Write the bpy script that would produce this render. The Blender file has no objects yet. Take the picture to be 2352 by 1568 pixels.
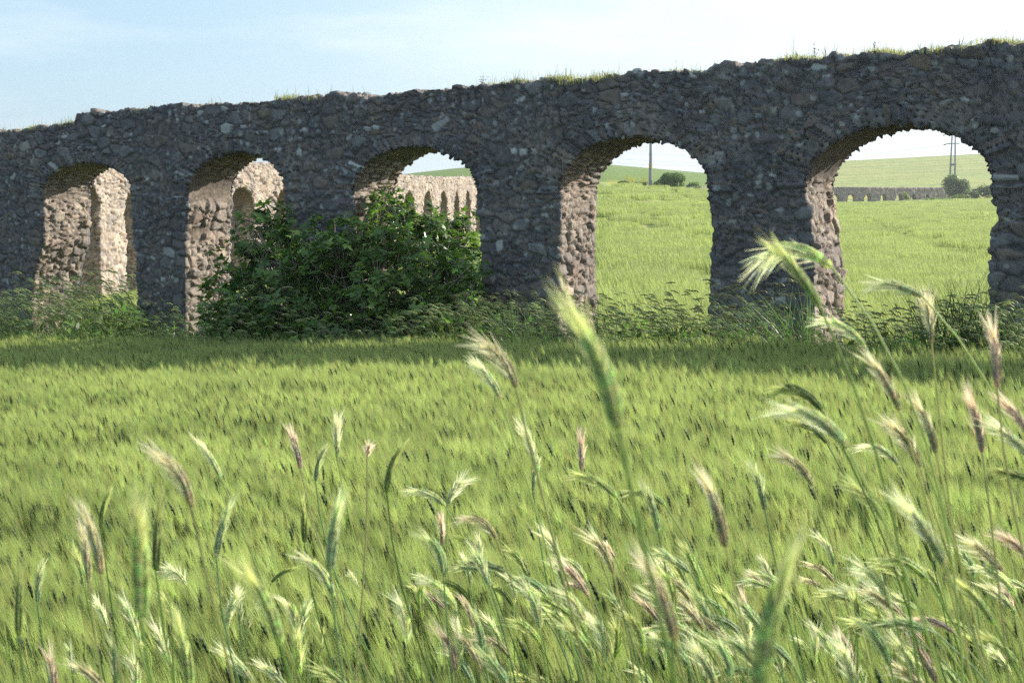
import bpy, math, random
import numpy as np
R = math.radians
rng = np.random.default_rng(7)
random.seed(7)
scene = bpy.context.scene
HAZE = .00025
COL = scene.collection

# ------------------------------------------------------------------ camera model
F, E = 3200.0, 2.2                      # focal length in photo pixels (2352 wide), eye height
PITCH = math.atan((784 - 500) / F)
CP, SP = math.cos(PITCH), math.sin(PITCH)

def at(u, v, Y):
    cx, cy = (u - 1176) / F, (784 - v) / F
    d = np.array([cx, CP + cy * SP, -SP + cy * CP])
    p = d * (Y / d[1]); p[2] += E
    return p

ANG = R(32.7)
L2 = np.array([math.cos(ANG), -math.sin(ANG)])      # along the aqueduct, to the right
N2 = np.array([math.sin(ANG), math.cos(ANG)])       # through the wall, away from the camera
O2 = at(1105, 500, 23.0)[:2]

def sz(u, v, d=0.0):
    """pixel -> (s, z) on the aqueduct plane offset d behind the front face"""
    cx, cy = (u - 1176) / F, (784 - v) / F
    dr = np.array([cx, CP + cy * SP, -SP + cy * CP])
    o = O2 + N2 * d
    k = np.dot(o, N2) / np.dot(dr[:2], N2)
    p = dr * k
    return float(np.dot(p[:2] - o, L2)), float(p[2] + E)

# ------------------------------------------------------------------ noise
def h3(ix, iy, iz, seed=0):
    n = (ix.astype(np.int64) * 73856093) ^ (iy.astype(np.int64) * 19349663) ^ (iz.astype(np.int64) * 83492791) ^ (seed * 2654435761 % 2147483647)
    n = n & 0x7fffffff
    n = (n ^ (n >> 13)) * 1274126177 & 0x7fffffff
    n = (n ^ (n >> 16)) * 668265263 & 0x7fffffff
    n = n ^ (n >> 15)
    return (n & 0xffffff) / float(0xffffff)

def vnoise(P, seed=0):
    P = np.asarray(P, float)
    i = np.floor(P); f = P - i; f = f * f * (3 - 2 * f)
    out = 0
    for a in (0, 1):
        for b in (0, 1):
            for c in (0, 1):
                w = (f[:, 0] if a else 1 - f[:, 0]) * (f[:, 1] if b else 1 - f[:, 1]) * (f[:, 2] if c else 1 - f[:, 2])
                out = out + w * h3(i[:, 0] + a, i[:, 1] + b, i[:, 2] + c, seed)
    return out * 2 - 1

def fbm(P, o=4, seed=0):
    r, a, s = 0, 1.0, 0
    P = np.asarray(P, float)
    for k in range(o):
        r = r + a * vnoise(P * 2 ** k, seed + k * 17); s += a; a *= .5
    return r / s

def cells(P, scale, seed=0, jit=.85, jz=.6, jd=.85):
    Q = P / np.asarray(scale)
    i0 = np.floor(Q)
    n = len(Q)
    F1 = np.full(n, 1e9); F2 = np.full(n, 1e9)
    idr = np.zeros((n, 3)); off = np.zeros((n, 3))
    for a in (-1, 0, 1):
        for b in (-1, 0, 1):
            for c in (-1, 0, 1):
                ix, iy, iz = i0[:, 0] + a, i0[:, 1] + b, i0[:, 2] + c
                r1, r2, r3 = h3(ix, iy, iz, seed + 1), h3(ix, iy, iz, seed + 2), h3(ix, iy, iz, seed + 3)
                dx = Q[:, 0] - (ix + .5 + (r1 - .5) * jit)
                dy = Q[:, 1] - (iy + .5 + (r2 - .5) * jd)
                dz = Q[:, 2] - (iz + .5 + (r3 - .5) * jz)
                d = np.sqrt(dx * dx + dy * dy + dz * dz)
                near = d < F1
                F2 = np.where(near, F1, np.minimum(F2, d))
                F1 = np.where(near, d, F1)
                m = near[:, None]
                idr = np.where(m, np.stack([h3(ix, iy, iz, seed + 5), h3(ix, iy, iz, seed + 6), h3(ix, iy, iz, seed + 7)], 1), idr)
                off = np.where(m, np.stack([dx, dy, dz], 1), off)
    return F1, F2, idr, off

def sstep(a, b, x):
    t = np.clip((x - a) / (b - a), 0, 1)
    return t * t * (3 - 2 * t)

# ------------------------------------------------------------------ terrain height
def near_g(x, y):
    return .055 * np.clip(x, -18, 0) + .015 * np.clip(x, 0, 14) - .015 * np.clip(y, -5, 24)

US = [-1500, 0, 600, 900, 1050, 1200, 1400, 1620, 1750, 1900, 2100, 2350, 3800]
YC = [150, 150, 150, 150, 150, 165, 195, 205, 240, 300, 300, 290, 290]
VC = [440, 440, 430, 428, 425, 425, 421, 437, 460, 468, 463, 455, 440]
PW = [3, 3, 3, 3, 3, 2.6, 1.25, 1.2, 1.3, 1.35, 1.35, 1.3, 1.2]
VS = [420, 412, 408, 404, 387, 376, 379, 398, 388, 371, 361, 348, 330]

def gz(x, y):
    x = np.asarray(x, float); y = np.asarray(y, float)
    base = near_g(x, y)
    # the verge the photographer stands on
    base = base + .5 * (1 - sstep(1.6, 3.4, y)) * sstep(-9, -4, y + 0)
    yy = np.maximum(y, 24.0)
    u = 1176 + F * x / yy
    yc = np.interp(u, US, YC); vc = np.interp(u, US, VC); pw = np.interp(u, US, PW); vs = np.interp(u, US, VS)
    zc = E + (500 - vc) / F * yc
    ys = 620.0
    zs = E + (500 - vs) / F * ys
    t = np.clip((yy - 24) / (yc - 24), 0, 1)
    z1 = near_g(x, np.full_like(yy, 24.)) * (1 - t ** pw) + zc * t ** pw
    t2 = np.clip((yy - yc) / (ys - yc), 0, 1)
    z2 = zc + (zs - zc) * (t2 ** 1.15)
    z3 = zs - (yy - ys) * .03
    z = np.where(yy <= yc, z1, np.where(yy <= ys, z2, z3))
    return np.where(y <= 24, base, z)

def g1(x, y):
    return float(gz(np.array([x]), np.array([y]))[0])

# ------------------------------------------------------------------ materials
def new_mat(name):
    m = bpy.data.materials.new(name); m.use_nodes = True
    nt = m.node_tree
    for n in list(nt.nodes): nt.nodes.remove(n)
    out = nt.nodes.new('ShaderNodeOutputMaterial')
    return m, nt, out

def N(nt, t, **kw):
    n = nt.nodes.new(t)
    for k, v in kw.items(): setattr(n, k, v)
    return n

def ramp(nt, fac, stops):
    r = N(nt, 'ShaderNodeValToRGB')
    el = r.color_ramp.elements
    while len(el) > 1: el.remove(el[0])
    el[0].position = stops[0][0]; el[0].color = (*stops[0][1], 1)
    for p, c in stops[1:]:
        e = el.new(p); e.color = (*c, 1)
    nt.links.new(fac, r.inputs[0])
    return r.outputs[0]

def plant_mat(name, trans=.45, rough=.45, spec=.4, vary=.35, attr='col', gain=1.0, tm=(1.2, 1.25, .8)):
    m, nt, out = new_mat(name)
    a = N(nt, 'ShaderNodeAttribute', attribute_name=attr)
    oi = N(nt, 'ShaderNodeObjectInfo')
    hs = N(nt, 'ShaderNodeHueSaturation')
    mp = N(nt, 'ShaderNodeMapRange'); mp.inputs[3].default_value = (1 - vary) * gain; mp.inputs[4].default_value = (1 + vary) * gain
    nt.links.new(oi.outputs['Random'], mp.inputs[0])
    nt.links.new(mp.outputs[0], hs.inputs['Value'])
    nt.links.new(a.outputs['Color'], hs.inputs['Color'])
    p = N(nt, 'ShaderNodeBsdfPrincipled')
    p.inputs['Roughness'].default_value = rough
    p.inputs['Specular IOR Level'].default_value = spec
    nt.links.new(hs.outputs[0], p.inputs['Base Color'])
    t = N(nt, 'ShaderNodeBsdfTranslucent')
    br = N(nt, 'ShaderNodeMix', data_type='RGBA', blend_type='MULTIPLY'); br.inputs[0].default_value = 1
    nt.links.new(hs.outputs[0], br.inputs[6]); br.inputs[7].default_value = (*tm, 1)
    nt.links.new(br.outputs[2], t.inputs[0])
    mx = N(nt, 'ShaderNodeMixShader'); mx.inputs[0].default_value = trans
    nt.links.new(p.outputs[0], mx.inputs[1]); nt.links.new(t.outputs[0], mx.inputs[2])
    nt.links.new(mx.outputs[0], out.inputs[0])
    return m

def simple_mat(name, col, rough=.7, var=.25, scale=6., bump=.2, spec=.3):
    m, nt, out = new_mat(name)
    tc = N(nt, 'ShaderNodeTexCoord')
    no = N(nt, 'ShaderNodeTexNoise'); no.inputs['Scale'].default_value = scale; no.inputs['Detail'].default_value = 6
    nt.links.new(tc.outputs['Object'], no.inputs['Vector'])
    c = ramp(nt, no.outputs[0], [(.3, tuple(k * (1 - var) for k in col)), (.7, tuple(min(1, k * (1 + var)) for k in col))])
    p = N(nt, 'ShaderNodeBsdfPrincipled'); p.inputs['Roughness'].default_value = rough; p.inputs['Specular IOR Level'].default_value = spec
    nt.links.new(c, p.inputs['Base Color'])
    b = N(nt, 'ShaderNodeBump'); b.inputs['Strength'].default_value = bump; b.inputs['Distance'].default_value = .02
    nt.links.new(no.outputs[0], b.inputs['Height']); nt.links.new(b.outputs[0], p.inputs['Normal'])
    nt.links.new(p.outputs[0], out.inputs[0])
    return m

def stone_mat(name, dark=1.0, warm=0.0):
    """attributes: rnd (stone id), mort (0 joint .. 1 stone), crust (dark lichen crust of the weather side)"""
    m, nt, out = new_mat(name)
    tc = N(nt, 'ShaderNodeTexCoord')
    A = lambda n: N(nt, 'ShaderNodeAttribute', attribute_name=n).outputs['Fac']
    rnd, mort, crust, lich = A('rnd'), A('mort'), A('crust'), A('lich')
    clean = ramp(nt, rnd, [(0, (.15, .125, .105)), (.25, (.29, .25, .205)), (.45, (.20, .18, .165)), (.62, (.35, .30, .24)), (.8, (.25, .19, .155)), (1, (.39, .35, .295))])
    crusty = ramp(nt, rnd, [(0, (.080, .080, .090)), (.28, (.12, .117, .125)), (.42, (.135, .117, .108)), (.5, (.095, .098, .110)), (.62, (.142, .150, .164)), (.74, (.145, .120, .098)), (.82, (.102, .108, .124)), (1, (.22, .23, .24))])
    n1 = N(nt, 'ShaderNodeTexNoise'); n1.inputs['Scale'].default_value = 9; n1.inputs['Detail'].default_value = 8; n1.inputs['Roughness'].default_value = .65
    nt.links.new(tc.outputs['Object'], n1.inputs['Vector'])
    n2 = N(nt, 'ShaderNodeTexNoise'); n2.inputs['Scale'].default_value = 1.1; n2.inputs['Detail'].default_value = 5
    nt.links.new(tc.outputs['Object'], n2.inputs['Vector'])
    def mix(f, a, b, bt='MIX'):
        x = N(nt, 'ShaderNodeMix', data_type='RGBA', blend_type=bt)
        for s, v in ((0, f), (6, a), (7, b)):
            if isinstance(v, (int, float)): x.inputs[s].default_value = v
            elif isinstance(v, tuple): x.inputs[s].default_value = (*v, 1)
            else: nt.links.new(v, x.inputs[s])
        return x.outputs[2]
    base = mix(crust, clean, crusty)
    # mortar / joints
    jm = mix(crust, (.16 , .13, .10), (.075, .076, .083))
    base = mix(mort, jm, base)
    # speckle
    sp = ramp(nt, n1.outputs[0], [(.25, (.55, .55, .56)), (.5, (1, 1, 1)), (.72, (1.55, 1.5, 1.42))])
    base = mix(.85, base, sp, 'MULTIPLY')
    lg = ramp(nt, n2.outputs[0], [(.3, (.72, .72, .74)), (.7, (1.22, 1.18, 1.12))])
    base = mix(.8, base, lg, 'MULTIPLY')
    # pale lichen patches
    vo = N(nt, 'ShaderNodeTexVoronoi'); vo.inputs['Scale'].default_value = 6.5
    wrp = N(nt, 'ShaderNodeMix', data_type='RGBA'); wrp.inputs[0].default_value = .12
    nt.links.new(tc.outputs['Object'], wrp.inputs[6]); nt.links.new(n1.outputs['Color'], wrp.inputs[7])
    nt.links.new(wrp.outputs[2], vo.inputs['Vector'])
    lm = ramp(nt, vo.outputs['Distance'], [(0, (1, 1, 1)), (.20, (.8, .8, .8)), (.34, (0, 0, 0))])
    wn = N(nt, 'ShaderNodeSeparateColor'); nt.links.new(vo.outputs['Color'], wn.inputs[0])
    th = N(nt, 'ShaderNodeMath', operation='GREATER_THAN'); th.inputs[1].default_value = .58; nt.links.new(wn.outputs[0], th.inputs[0])
    mm = N(nt, 'ShaderNodeMath', operation='MULTIPLY'); nt.links.new(lm, mm.inputs[0]); nt.links.new(th.outputs[0], mm.inputs[1])
    m2 = N(nt, 'ShaderNodeMath', operation='MULTIPLY'); nt.links.new(mm.outputs[0], m2.inputs[0]); nt.links.new(crust, m2.inputs[1])
    m3 = N(nt, 'ShaderNodeMath', operation='MULTIPLY'); nt.links.new(m2.outputs[0], m3.inputs[0]); nt.links.new(n1.outputs[0], m3.inputs[1])
    m4 = N(nt, 'ShaderNodeMath', operation='MULTIPLY'); nt.links.new(m3.outputs[0], m4.inputs[0]); m4.inputs[1].default_value = 1.3
    base = mix(m4.outputs[0], base, (.33, .36, .36))
    base = mix(lich, base, (.42, .44, .44))
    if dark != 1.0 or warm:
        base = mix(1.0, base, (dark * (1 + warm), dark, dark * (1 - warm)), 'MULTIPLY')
    p = N(nt, 'ShaderNodeBsdfPrincipled'); p.inputs['Roughness'].default_value = .92; p.inputs['Specular IOR Level'].default_value = .15
    nt.links.new(base, p.inputs['Base Color'])
    n3 = N(nt, 'ShaderNodeTexNoise'); n3.inputs['Scale'].default_value = 26; n3.inputs['Detail'].default_value = 6; n3.inputs['Roughness'].default_value = .7
    nt.links.new(tc.outputs['Object'], n3.inputs['Vector'])
    b = N(nt, 'ShaderNodeBump'); b.inputs['Strength'].default_value = .55; b.inputs['Distance'].default_value = .03
    nt.links.new(n3.outputs[0], b.inputs['Height']); nt.links.new(b.outputs[0], p.inputs['Normal'])
    nt.links.new(p.outputs[0], out.inputs[0])
    return m

M_STONE = stone_mat('weathered_rubble')
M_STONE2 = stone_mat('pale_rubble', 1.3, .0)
M_WHEAT = plant_mat('wheat', .52, .5, .35, .10, gain=1.0, tm=(1.2, 1.25, .95))
M_WEED = plant_mat('weeds', .42, .45, .4, .25)
M_FIG = plant_mat('fig_leaf', .45, .32, .55, 0.0)
M_BUSH = plant_mat('bush_leaf', .35, .5, .3, 0.0)
M_EAR = plant_mat('grass_ear', .55, .5, .35, .12, tm=(1.25, 1.25, 1.1))
M_BARK = simple_mat('pale_bark', (.23, .20, .17), .8, .3, 12)
M_CONC = simple_mat('pole_concrete', (.22, .23, .25), .8, .12, 3, .1)
M_WIRE = simple_mat('cable', (.05, .05, .06), .5, .05, 3, 0)

# ------------------------------------------------------------------ mesh building
def tag(o, label=None, cat=None, group=None, kind=None):
    if label: o['label'] = label
    if cat: o['category'] = cat
    if group: o['group'] = group
    if kind: o['kind'] = kind
    return o

def mk_mesh(name, V, Fc, attrs=None, colors=None, mat=None, smooth=True):
    """Fc: list of int arrays (n,3)/(n,4)"""
    V = np.asarray(V, np.float32)
    me = bpy.data.meshes.new(name)
    me.vertices.add(len(V)); me.vertices.foreach_set('co', V.ravel())
    loops = []; starts = []; tot = 0
    for a in Fc:
        a = np.asarray(a, np.int32)
        if len(a) == 0: continue
        k = a.shape[1]
        starts.append(np.arange(len(a), dtype=np.int32) * k + tot)
        loops.append(a.ravel()); tot += a.size
    if tot:
        lo = np.concatenate(loops); st = np.concatenate(starts)
        me.loops.add(len(lo)); me.loops.foreach_set('vertex_index', lo)
        me.polygons.add(len(st)); me.polygons.foreach_set('loop_start', st)
        me.update(calc_edges=True)
        me.polygons.foreach_set('use_smooth', np.full(len(st), smooth, bool))
    for k, v in (attrs or {}).items():
        at_ = me.attributes.new(k, 'FLOAT', 'POINT'); at_.data.foreach_set('value', np.asarray(v, np.float32))
    if colors is not None:
        ca = me.attributes.new('col', 'FLOAT_COLOR', 'POINT')
        c4 = np.ones((len(V), 4), np.float32); c4[:, :3] = colors
        ca.data.foreach_set('color', c4.ravel())
    if mat: me.materials.append(mat)
    me.validate()
    return me

def mk_obj(name, me, parent=None, loc=None, link=True):
    o = bpy.data.objects.new(name, me)
    if link: COL.objects.link(o)
    if parent: o.parent = parent
    if loc is not None: o.location = loc
    return o

def empty(name, loc):
    o = bpy.data.objects.new(name, None); COL.objects.link(o)
    o.location = loc; o.empty_display_size = .1
    return o

class Geo:
    """collects coloured strips, tubes and leaves"""
    def __init__(s): s.V = []; s.Q = []; s.T = []; s.C = []; s.n = 0
    def add(s, V, Q=None, T=None, C=(.1, .1, .1)):
        V = np.asarray(V, float)
        C = np.asarray(C, float)
        if C.ndim == 1: C = np.tile(C, (len(V), 1))
        s.V.append(V); s.C.append(C)
        if Q is not None and len(Q): s.Q.append(np.asarray(Q) + s.n)
        if T is not None and len(T): s.T.append(np.asarray(T) + s.n)
        s.n += len(V)
    def ribbon(s, P, W, side, C):
        P = np.asarray(P, float); n = len(P); W = np.asarray(W, float)
        side = np.asarray(side, float)
        A = P - side * W[:, None] * .5; B = P + side * W[:, None] * .5
        V = np.empty((2 * n, 3)); V[0::2] = A; V[1::2] = B
        i = np.arange(n - 1) * 2
        Q = np.stack([i, i + 1, i + 3, i + 2], 1)
        C = np.asarray(C, float)
        if C.ndim == 2: C = np.repeat(C, 2, 0)
        s.add(V, Q, None, C)
    def tube(s, P, Rd, k, C):
        P = np.asarray(P, float); n = len(P); Rd = np.broadcast_to(Rd, (n,))
        t = np.gradient(P, axis=0); t /= np.linalg.norm(t, axis=1)[:, None] + 1e-9
        ref = np.array([.3, .9, .1]) if abs(t[0, 2]) > .7 else np.array([0, 0, 1.])
        a = np.cross(t, ref); a /= np.linalg.norm(a, axis=1)[:, None] + 1e-9
        b = np.cross(t, a)
        th = np.arange(k) / k * 2 * np.pi
        V = (P[:, None] + Rd[:, None, None] * (np.cos(th)[None, :, None] * a[:, None] + np.sin(th)[None, :, None] * b[:, None])).reshape(-1, 3)
        i, j = np.meshgrid(np.arange(n - 1), np.arange(k), indexing='ij')
        j2 = (j + 1) % k
        Q = np.stack([i * k + j, i * k + j2, (i + 1) * k + j2, (i + 1) * k + j], -1).reshape(-1, 4)
        C = np.asarray(C, float)
        if C.ndim == 2: C = np.repeat(C, k, 0)
        s.add(V, Q, None, C)
    def arrays(s):
        V = np.concatenate(s.V); C = np.concatenate(s.C)
        Fs = []
        if s.Q: Fs.append(np.concatenate(s.Q))
        if s.T: Fs.append(np.concatenate(s.T))
        return V, Fs, C
    def mesh(s, name, mat, smooth=True, origin=None):
        V, Fs, C = s.arrays()
        if origin is not None: V = V - np.asarray(origin)
        return mk_mesh(name, V, Fs, None, C, mat, smooth)

def nrm(v):
    v = np.asarray(v, float); return v / (np.linalg.norm(v) + 1e-9)

# ------------------------------------------------------------------ rubble walls with arches
def build_arcade(name, S0, S1, ops, ZS, z0, top_fn, t, res, to_world, mat, cs=1.0, rough=1.0, crustf=1.0, seed=3):
    """ops: dicts with jl, jr (jamb positions over z as (z list, s list)), zc crown.  local coords (s, d, z)"""
    parts = []                      # grids of local points (n, m, 3)
    K = max(5, int(t / res))
    dd = np.linspace(0, t, K + 1)
    nlow = max(3, int((ZS - z0) / res))
    zl = np.linspace(z0, ZS, nlow + 1)
    tmax = max(top_fn(np.linspace(S0, S1, 200))) - ZS
    nup = max(3, int(tmax / res * .8))
    w = np.linspace(0, 1, nup + 1)
    bounds = [(lambda z: np.full_like(z, S0))]
    for o in ops:
        bounds.append(lambda z, o=o: np.interp(z, o['jl'][0], o['jl'][1]))
        bounds.append(lambda z, o=o: np.interp(z, o['jr'][0], o['jr'][1]))
    bounds.append(lambda z: np.full_like(z, S1))
    zsA = np.array([ZS])
    top_cols = []
    for i in range(0, len(bounds), 2):       # piers
        a, b = bounds[i], bounds[i + 1]
        wS = float(b(zsA)[0] - a(zsA)[0])
        n = max(3, int(wS / res))
        f = np.linspace(0, 1, n + 1)
        A = a(zl); B = b(zl)
        Sg = A[None, :] + f[:, None] * (B - A)[None, :]
        Zg = np.broadcast_to(zl[None, :], Sg.shape)
        for d, flip in ((0, 0), (t, 1)):
            parts.append((np.stack([Sg, np.full_like(Sg, d), Zg], -1), flip))
        sc = Sg[:, -1]
        top_cols.append((sc, np.full_like(sc, ZS)))
        if i + 2 < len(bounds):              # the arch to the right of this pier
            o = ops[i // 2]
            sl = float(b(zsA)[0]); sr = float(bounds[i + 2](zsA)[0])
            c, r, h = (sl + sr) / 2, (sr - sl) / 2, o['zc'] - ZS
            m = max(6, int(np.pi * r / res * .75))
            th = np.linspace(np.pi, 0, m + 1)
            sc = c + r * np.cos(th) + o.get('skew', 0) * np.sin(th) ** 2
            zc = ZS + h * np.sin(th) ** o.get('pw', 1.0)
            top_cols.append((sc, zc))
            # intrados strip: up left jamb, over the arch, down right jamb
            zl2 = zl
            LP = np.stack([b(zl2), zl2], 1); AP = np.stack([sc, zc], 1); RP = np.stack([bounds[i + 2](zl2[::-1]), zl2[::-1]], 1)
            path = np.concatenate([LP, AP[1:-1], RP])
            Sg = np.broadcast_to(path[:, 0][:, None], (len(path), K + 1))
            Zg = np.broadcast_to(path[:, 1][:, None], (len(path), K + 1))
            Dg = np.broadcast_to(dd[None, :], Sg.shape)
            parts.append((np.stack([Sg, Dg, Zg], -1), 1))
    for sc, zc in top_cols:
        tz = top_fn(sc)
        Zg = zc[:, None] + w[None, :] * (tz - zc)[:, None]
        Sg = np.broadcast_to(sc[:, None], Zg.shape)
        for d, flip in ((0, 0), (t, 1)):
            parts.append((np.stack([Sg, np.full_like(Sg, d), Zg], -1), flip))
        Dg = np.broadcast_to(dd[None, :], (len(sc), K + 1))
        parts.append((np.stack([np.broadcast_to(sc[:, None], Dg.shape), Dg, np.broadcast_to(tz[:, None], Dg.shape)], -1), 0))
    # end caps
    for S, flip in ((S0, 1), (S1, 0)):
        zz = np.concatenate([zl, (ZS + w * (float(top_fn(np.array([S]))[0]) - ZS))[1:]])
        Zg = np.broadcast_to(zz[:, None], (len(zz), K + 1)); Dg = np.broadcast_to(dd[None, :], Zg.shape)
        parts.append((np.stack([np.full_like(Zg, S), Dg, Zg], -1), flip))
    V = []; Q = []; n0 = 0
    for G, flip in parts:
        a, b = G.shape[:2]
        V.append(G.reshape(-1, 3))
        i, j = np.meshgrid(np.arange(a - 1), np.arange(b - 1), indexing='ij')
        q = np.stack([i * b + j, (i + 1) * b + j, (i + 1) * b + j + 1, i * b + j + 1], -1).reshape(-1, 4) + n0
        if flip: q = q[:, ::-1]
        Q.append(q); n0 += a * b
    V = np.concatenate(V); Q = np.concatenate(Q)
    key = np.round(V * 5000).astype(np.int64)
    _, idx, inv = np.unique(key, axis=0, return_index=True, return_inverse=True)
    V = V[idx]; Q = inv.reshape(-1)[Q]
    # normals in local space
    fn = np.cross(V[Q[:, 2]] - V[Q[:, 0]], V[Q[:, 3]] - V[Q[:, 1]])
    vn = np.zeros_like(V)
    for k in range(4): np.add.at(vn, Q[:, k], fn)
    vn /= np.linalg.norm(vn, axis=1)[:, None] + 1e-12
    # stone pattern coordinates; voussoirs round the arches follow the curve
    P = V.copy()
    vous = np.zeros(len(V), bool); VP = V.copy()
    for o in ops:
        sl = np.interp(ZS, *o['jl']); sr = np.interp(ZS, *o['jr'])
        c, r, h = (sl + sr) / 2, (sr - sl) / 2, o['zc'] - ZS
        zz = (V[:, 2] - ZS) * r / h
        rho = np.hypot(V[:, 0] - c, zz) - r
        thv = np.arctan2(zz, V[:, 0] - c)
        band = .42 * (1 + .5 * vnoise(np.stack([thv * 6, V[:, 1] * 0, V[:, 1] * 0], 1), seed + 40))
        m = (V[:, 2] > ZS - .05) & (rho < band) & (rho > -.35)
        vous |= m
        VP[m] = np.stack([thv[m] * (r + .25) + c * 9.1, V[m, 1] * 5 + .65, rho[m] + .02], 1)
    big = vnoise(V * np.array([.55, .9, .7]), seed + 60)
    warp = np.stack([fbm(V * 3.1, 2, seed + 70), fbm(V * 3.1, 2, seed + 71), fbm(V * 3.1, 2, seed + 72)], 1) * .05
    Pw = P + warp
    small = np.array([.17, .16, .085]) * cs; large = np.array([.34, .30, .19]) * cs
    F1a, F2a, ida, ofa = cells(Pw, small, seed)
    F1b, F2b, idb, ofb = cells(Pw + .37, large, seed + 9)
    F1c, F2c, idc, ofc = cells(VP + warp * .5, np.array([.125 * cs, 1.3, .44]), seed + 19, .7, .3, .2)
    lowm = sstep(ZS - .35, ZS - .75, V[:, 2])                       # dressed blocks low in the piers
    edge = np.full(len(V), 9.0)
    for o in ops:
        edge = np.minimum(edge, np.minimum(abs(V[:, 0] - np.interp(V[:, 2], *o['jl'])), abs(V[:, 0] - np.interp(V[:, 2], *o['jr']))))
    corner = (edge < .42) & ((V[:, 1] < .45) | (V[:, 1] > t - .40))
    # which cells are large: decided per large cell
    useL = (idb[:, 2] < (.30 + .35 * big + .45 * (corner * lowm))) & ~vous
    useV = vous & (idc[:, 2] < .93)
    sel = lambda a, b, c: np.where(useV if a.ndim == 1 else useV[:, None], c, np.where(useL if a.ndim == 1 else useL[:, None], b, a))
    F1, F2, idr, of = sel(F1a, F1b, F1c), sel(F2a, F2b, F2c), sel(ida, idb, idc), sel(ofa, ofb, ofc)
    gap = sstep(.01, .15, F2 - F1)
    amp = np.where(useL, .055, np.where(useV, .075, .042)) * rough * (.7 + .3 * cs)
    tilt = (of * (idr[:, [1, 2, 0]] - .5)).sum(1)
    D = amp * (gap * (.35 + .9 * idr[:, 0]) + tilt * 1.5 * gap - .35)
    low = fbm(V * np.array([.8, .8, .9]), 3, seed + 80)
    D = D + .05 * low * rough + .012 * fbm(V * 22, 2, seed + 81) * rough
    # inner faces (jambs, soffit) are rougher: the facing has fallen away
    inner = (V[:, 1] > .04) & (V[:, 1] < t - .04)
    D = D * np.where(inner & (vn[:, 2] < .5) & ~vous, 1.4, np.where(inner & vous, .75, 1.0))
    # plaster remains on some soffits
    pl = sstep(.05, .25, fbm(V * np.array([.45, .1, .9]) + 3.3, 2, seed + 90)) * (inner & (V[:, 2] > ZS - .15) & (vn[:, 2] < .3))
    D = D * (1 - .85 * pl)
    # chips off the top edge
    W = V + vn * D[:, None]
    xy = to_world(W[:, 0], W[:, 1])
    X = np.column_stack([xy, W[:, 2]])
    crust = np.where(inner & (vn[:, 2] < .6), 0.12 + .5 * sstep(.30, .0, V[:, 1]) * sstep(ZS, ZS + .7, V[:, 2]), 1.0)
    crust = np.where(inner & (vn[:, 2] < .6) & (V[:, 2] > ZS + .2), np.maximum(crust, .38), crust)
    crust = np.where(vn[:, 2] > .6, .75, crust) * crustf
    crust = np.clip(crust + .25 * fbm(V * 1.7, 3, seed + 95) * crustf, 0, 1)
    mortv = np.clip(gap * 1.25, 0, 1) * (1 - .75 * pl)
    lich = ((idr[:, 1] > .972) & (crust > .6)) * (.35 + .55 * idr[:, 2]) * gap
    me = mk_mesh(name, X, [Q[:, ::-1]], {'rnd': idr[:, 0] * .5 + idr[:, 1] * .5, 'mort': mortv, 'crust': crust, 'lich': lich}, None, mat, True)
    return me

# ---- main aqueduct
def to_main(s, d):
    return O2[None, :] + s[:, None] * L2[None, :] + d[:, None] * N2[None, :]

def jamb(pts):                      # list of pixels, top to bottom
    a = sorted([sz(u, v)[::-1] for u, v in pts])
    return ([p[0] for p in a], [p[1] for p in a])

TH = 1.2
ZS = 2.62                           # springing height (world)
OPS = [
    dict(jl=jamb([(98, 480), (97, 560), (80, 620), (72, 690), (72, 720)]), jr=jamb([(303, 445), (307, 530), (314, 600), (316, 680), (316, 720)]), zc=sz(190, 372)[1], pw=.72),
    dict(jl=jamb([(431, 475), (422, 535), (425, 600), (424, 680), (424, 720)]), jr=jamb([(656, 480), (659, 560), (660, 640), (660, 700)]), zc=sz(548, 350)[1], pw=.85),
    dict(jl=jamb([(811, 480), (806, 540), (812, 620), (814, 700)]), jr=jamb([(1099, 478), (1106, 540), (1109, 640), (1108, 720)]), zc=sz(955, 337)[1], pw=.95, skew=-.06),
    dict(jl=jamb([(1284, 470), (1280, 540), (1281, 640), (1281, 740)]), jr=jamb([(1625, 465), (1637, 533), (1631, 610), (1632, 740)]), zc=sz(1462, 313)[1], pw=1.0, skew=-.03),
    dict(jl=jamb([(1847, 450), (1862, 520), (1868, 600), (1870, 740)]), jr=jamb([(2278, 440), (2295, 500), (2279, 535), (2277, 600), (2274, 740)]), zc=sz(2075, 283)[1], pw=1.0, skew=0.0),
]
# bays beyond the frame
for ds in (1, 2):
    o = OPS[0 if ds == 1 else -1]
base_l = OPS[0]; s_l = np.interp(ZS, *OPS[1]['jl']) - 2 * 4.15
extraL = [dict(jl=([-2, 4], [s_l - 4.15 * k, s_l - 4.15 * k]), jr=([-2, 4], [s_l + 2.5 - 4.15 * k] * 2), zc=3.7) for k in (1, 0)]
sR = np.interp(ZS, *OPS[-1]['jl'])
extraR = [dict(jl=([-2, 4], [sR + 4.25] * 2), jr=([-2, 4], [sR + 7.0] * 2), zc=3.75)]
ALLOPS = extraL + OPS + extraR
TOPPX = [(-400, 318), (-200, 308), (0, 303), (60, 297), (120, 292), (172, 287), (176, 264), (250, 256), (330, 252), (345, 247), (500, 239), (600, 233), (700, 226), (760, 218), (818, 220), (822, 231), (872, 227), (895, 212), (1000, 205), (1170, 193), (1250, 187), (1390, 183), (1405, 174), (1450, 166), (1480, 160), (1590, 166), (1625, 160), (1645, 151), (1780, 144), (1900, 131), (2000, 121), (2110, 121), (2240, 107), (2352, 100), (2500, 92)]
_ts = [sz(u, v) for u, v in TOPPX]
TSs = np.array([p[0] for p in _ts]); TZs = np.array([p[1] for p in _ts])

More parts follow.
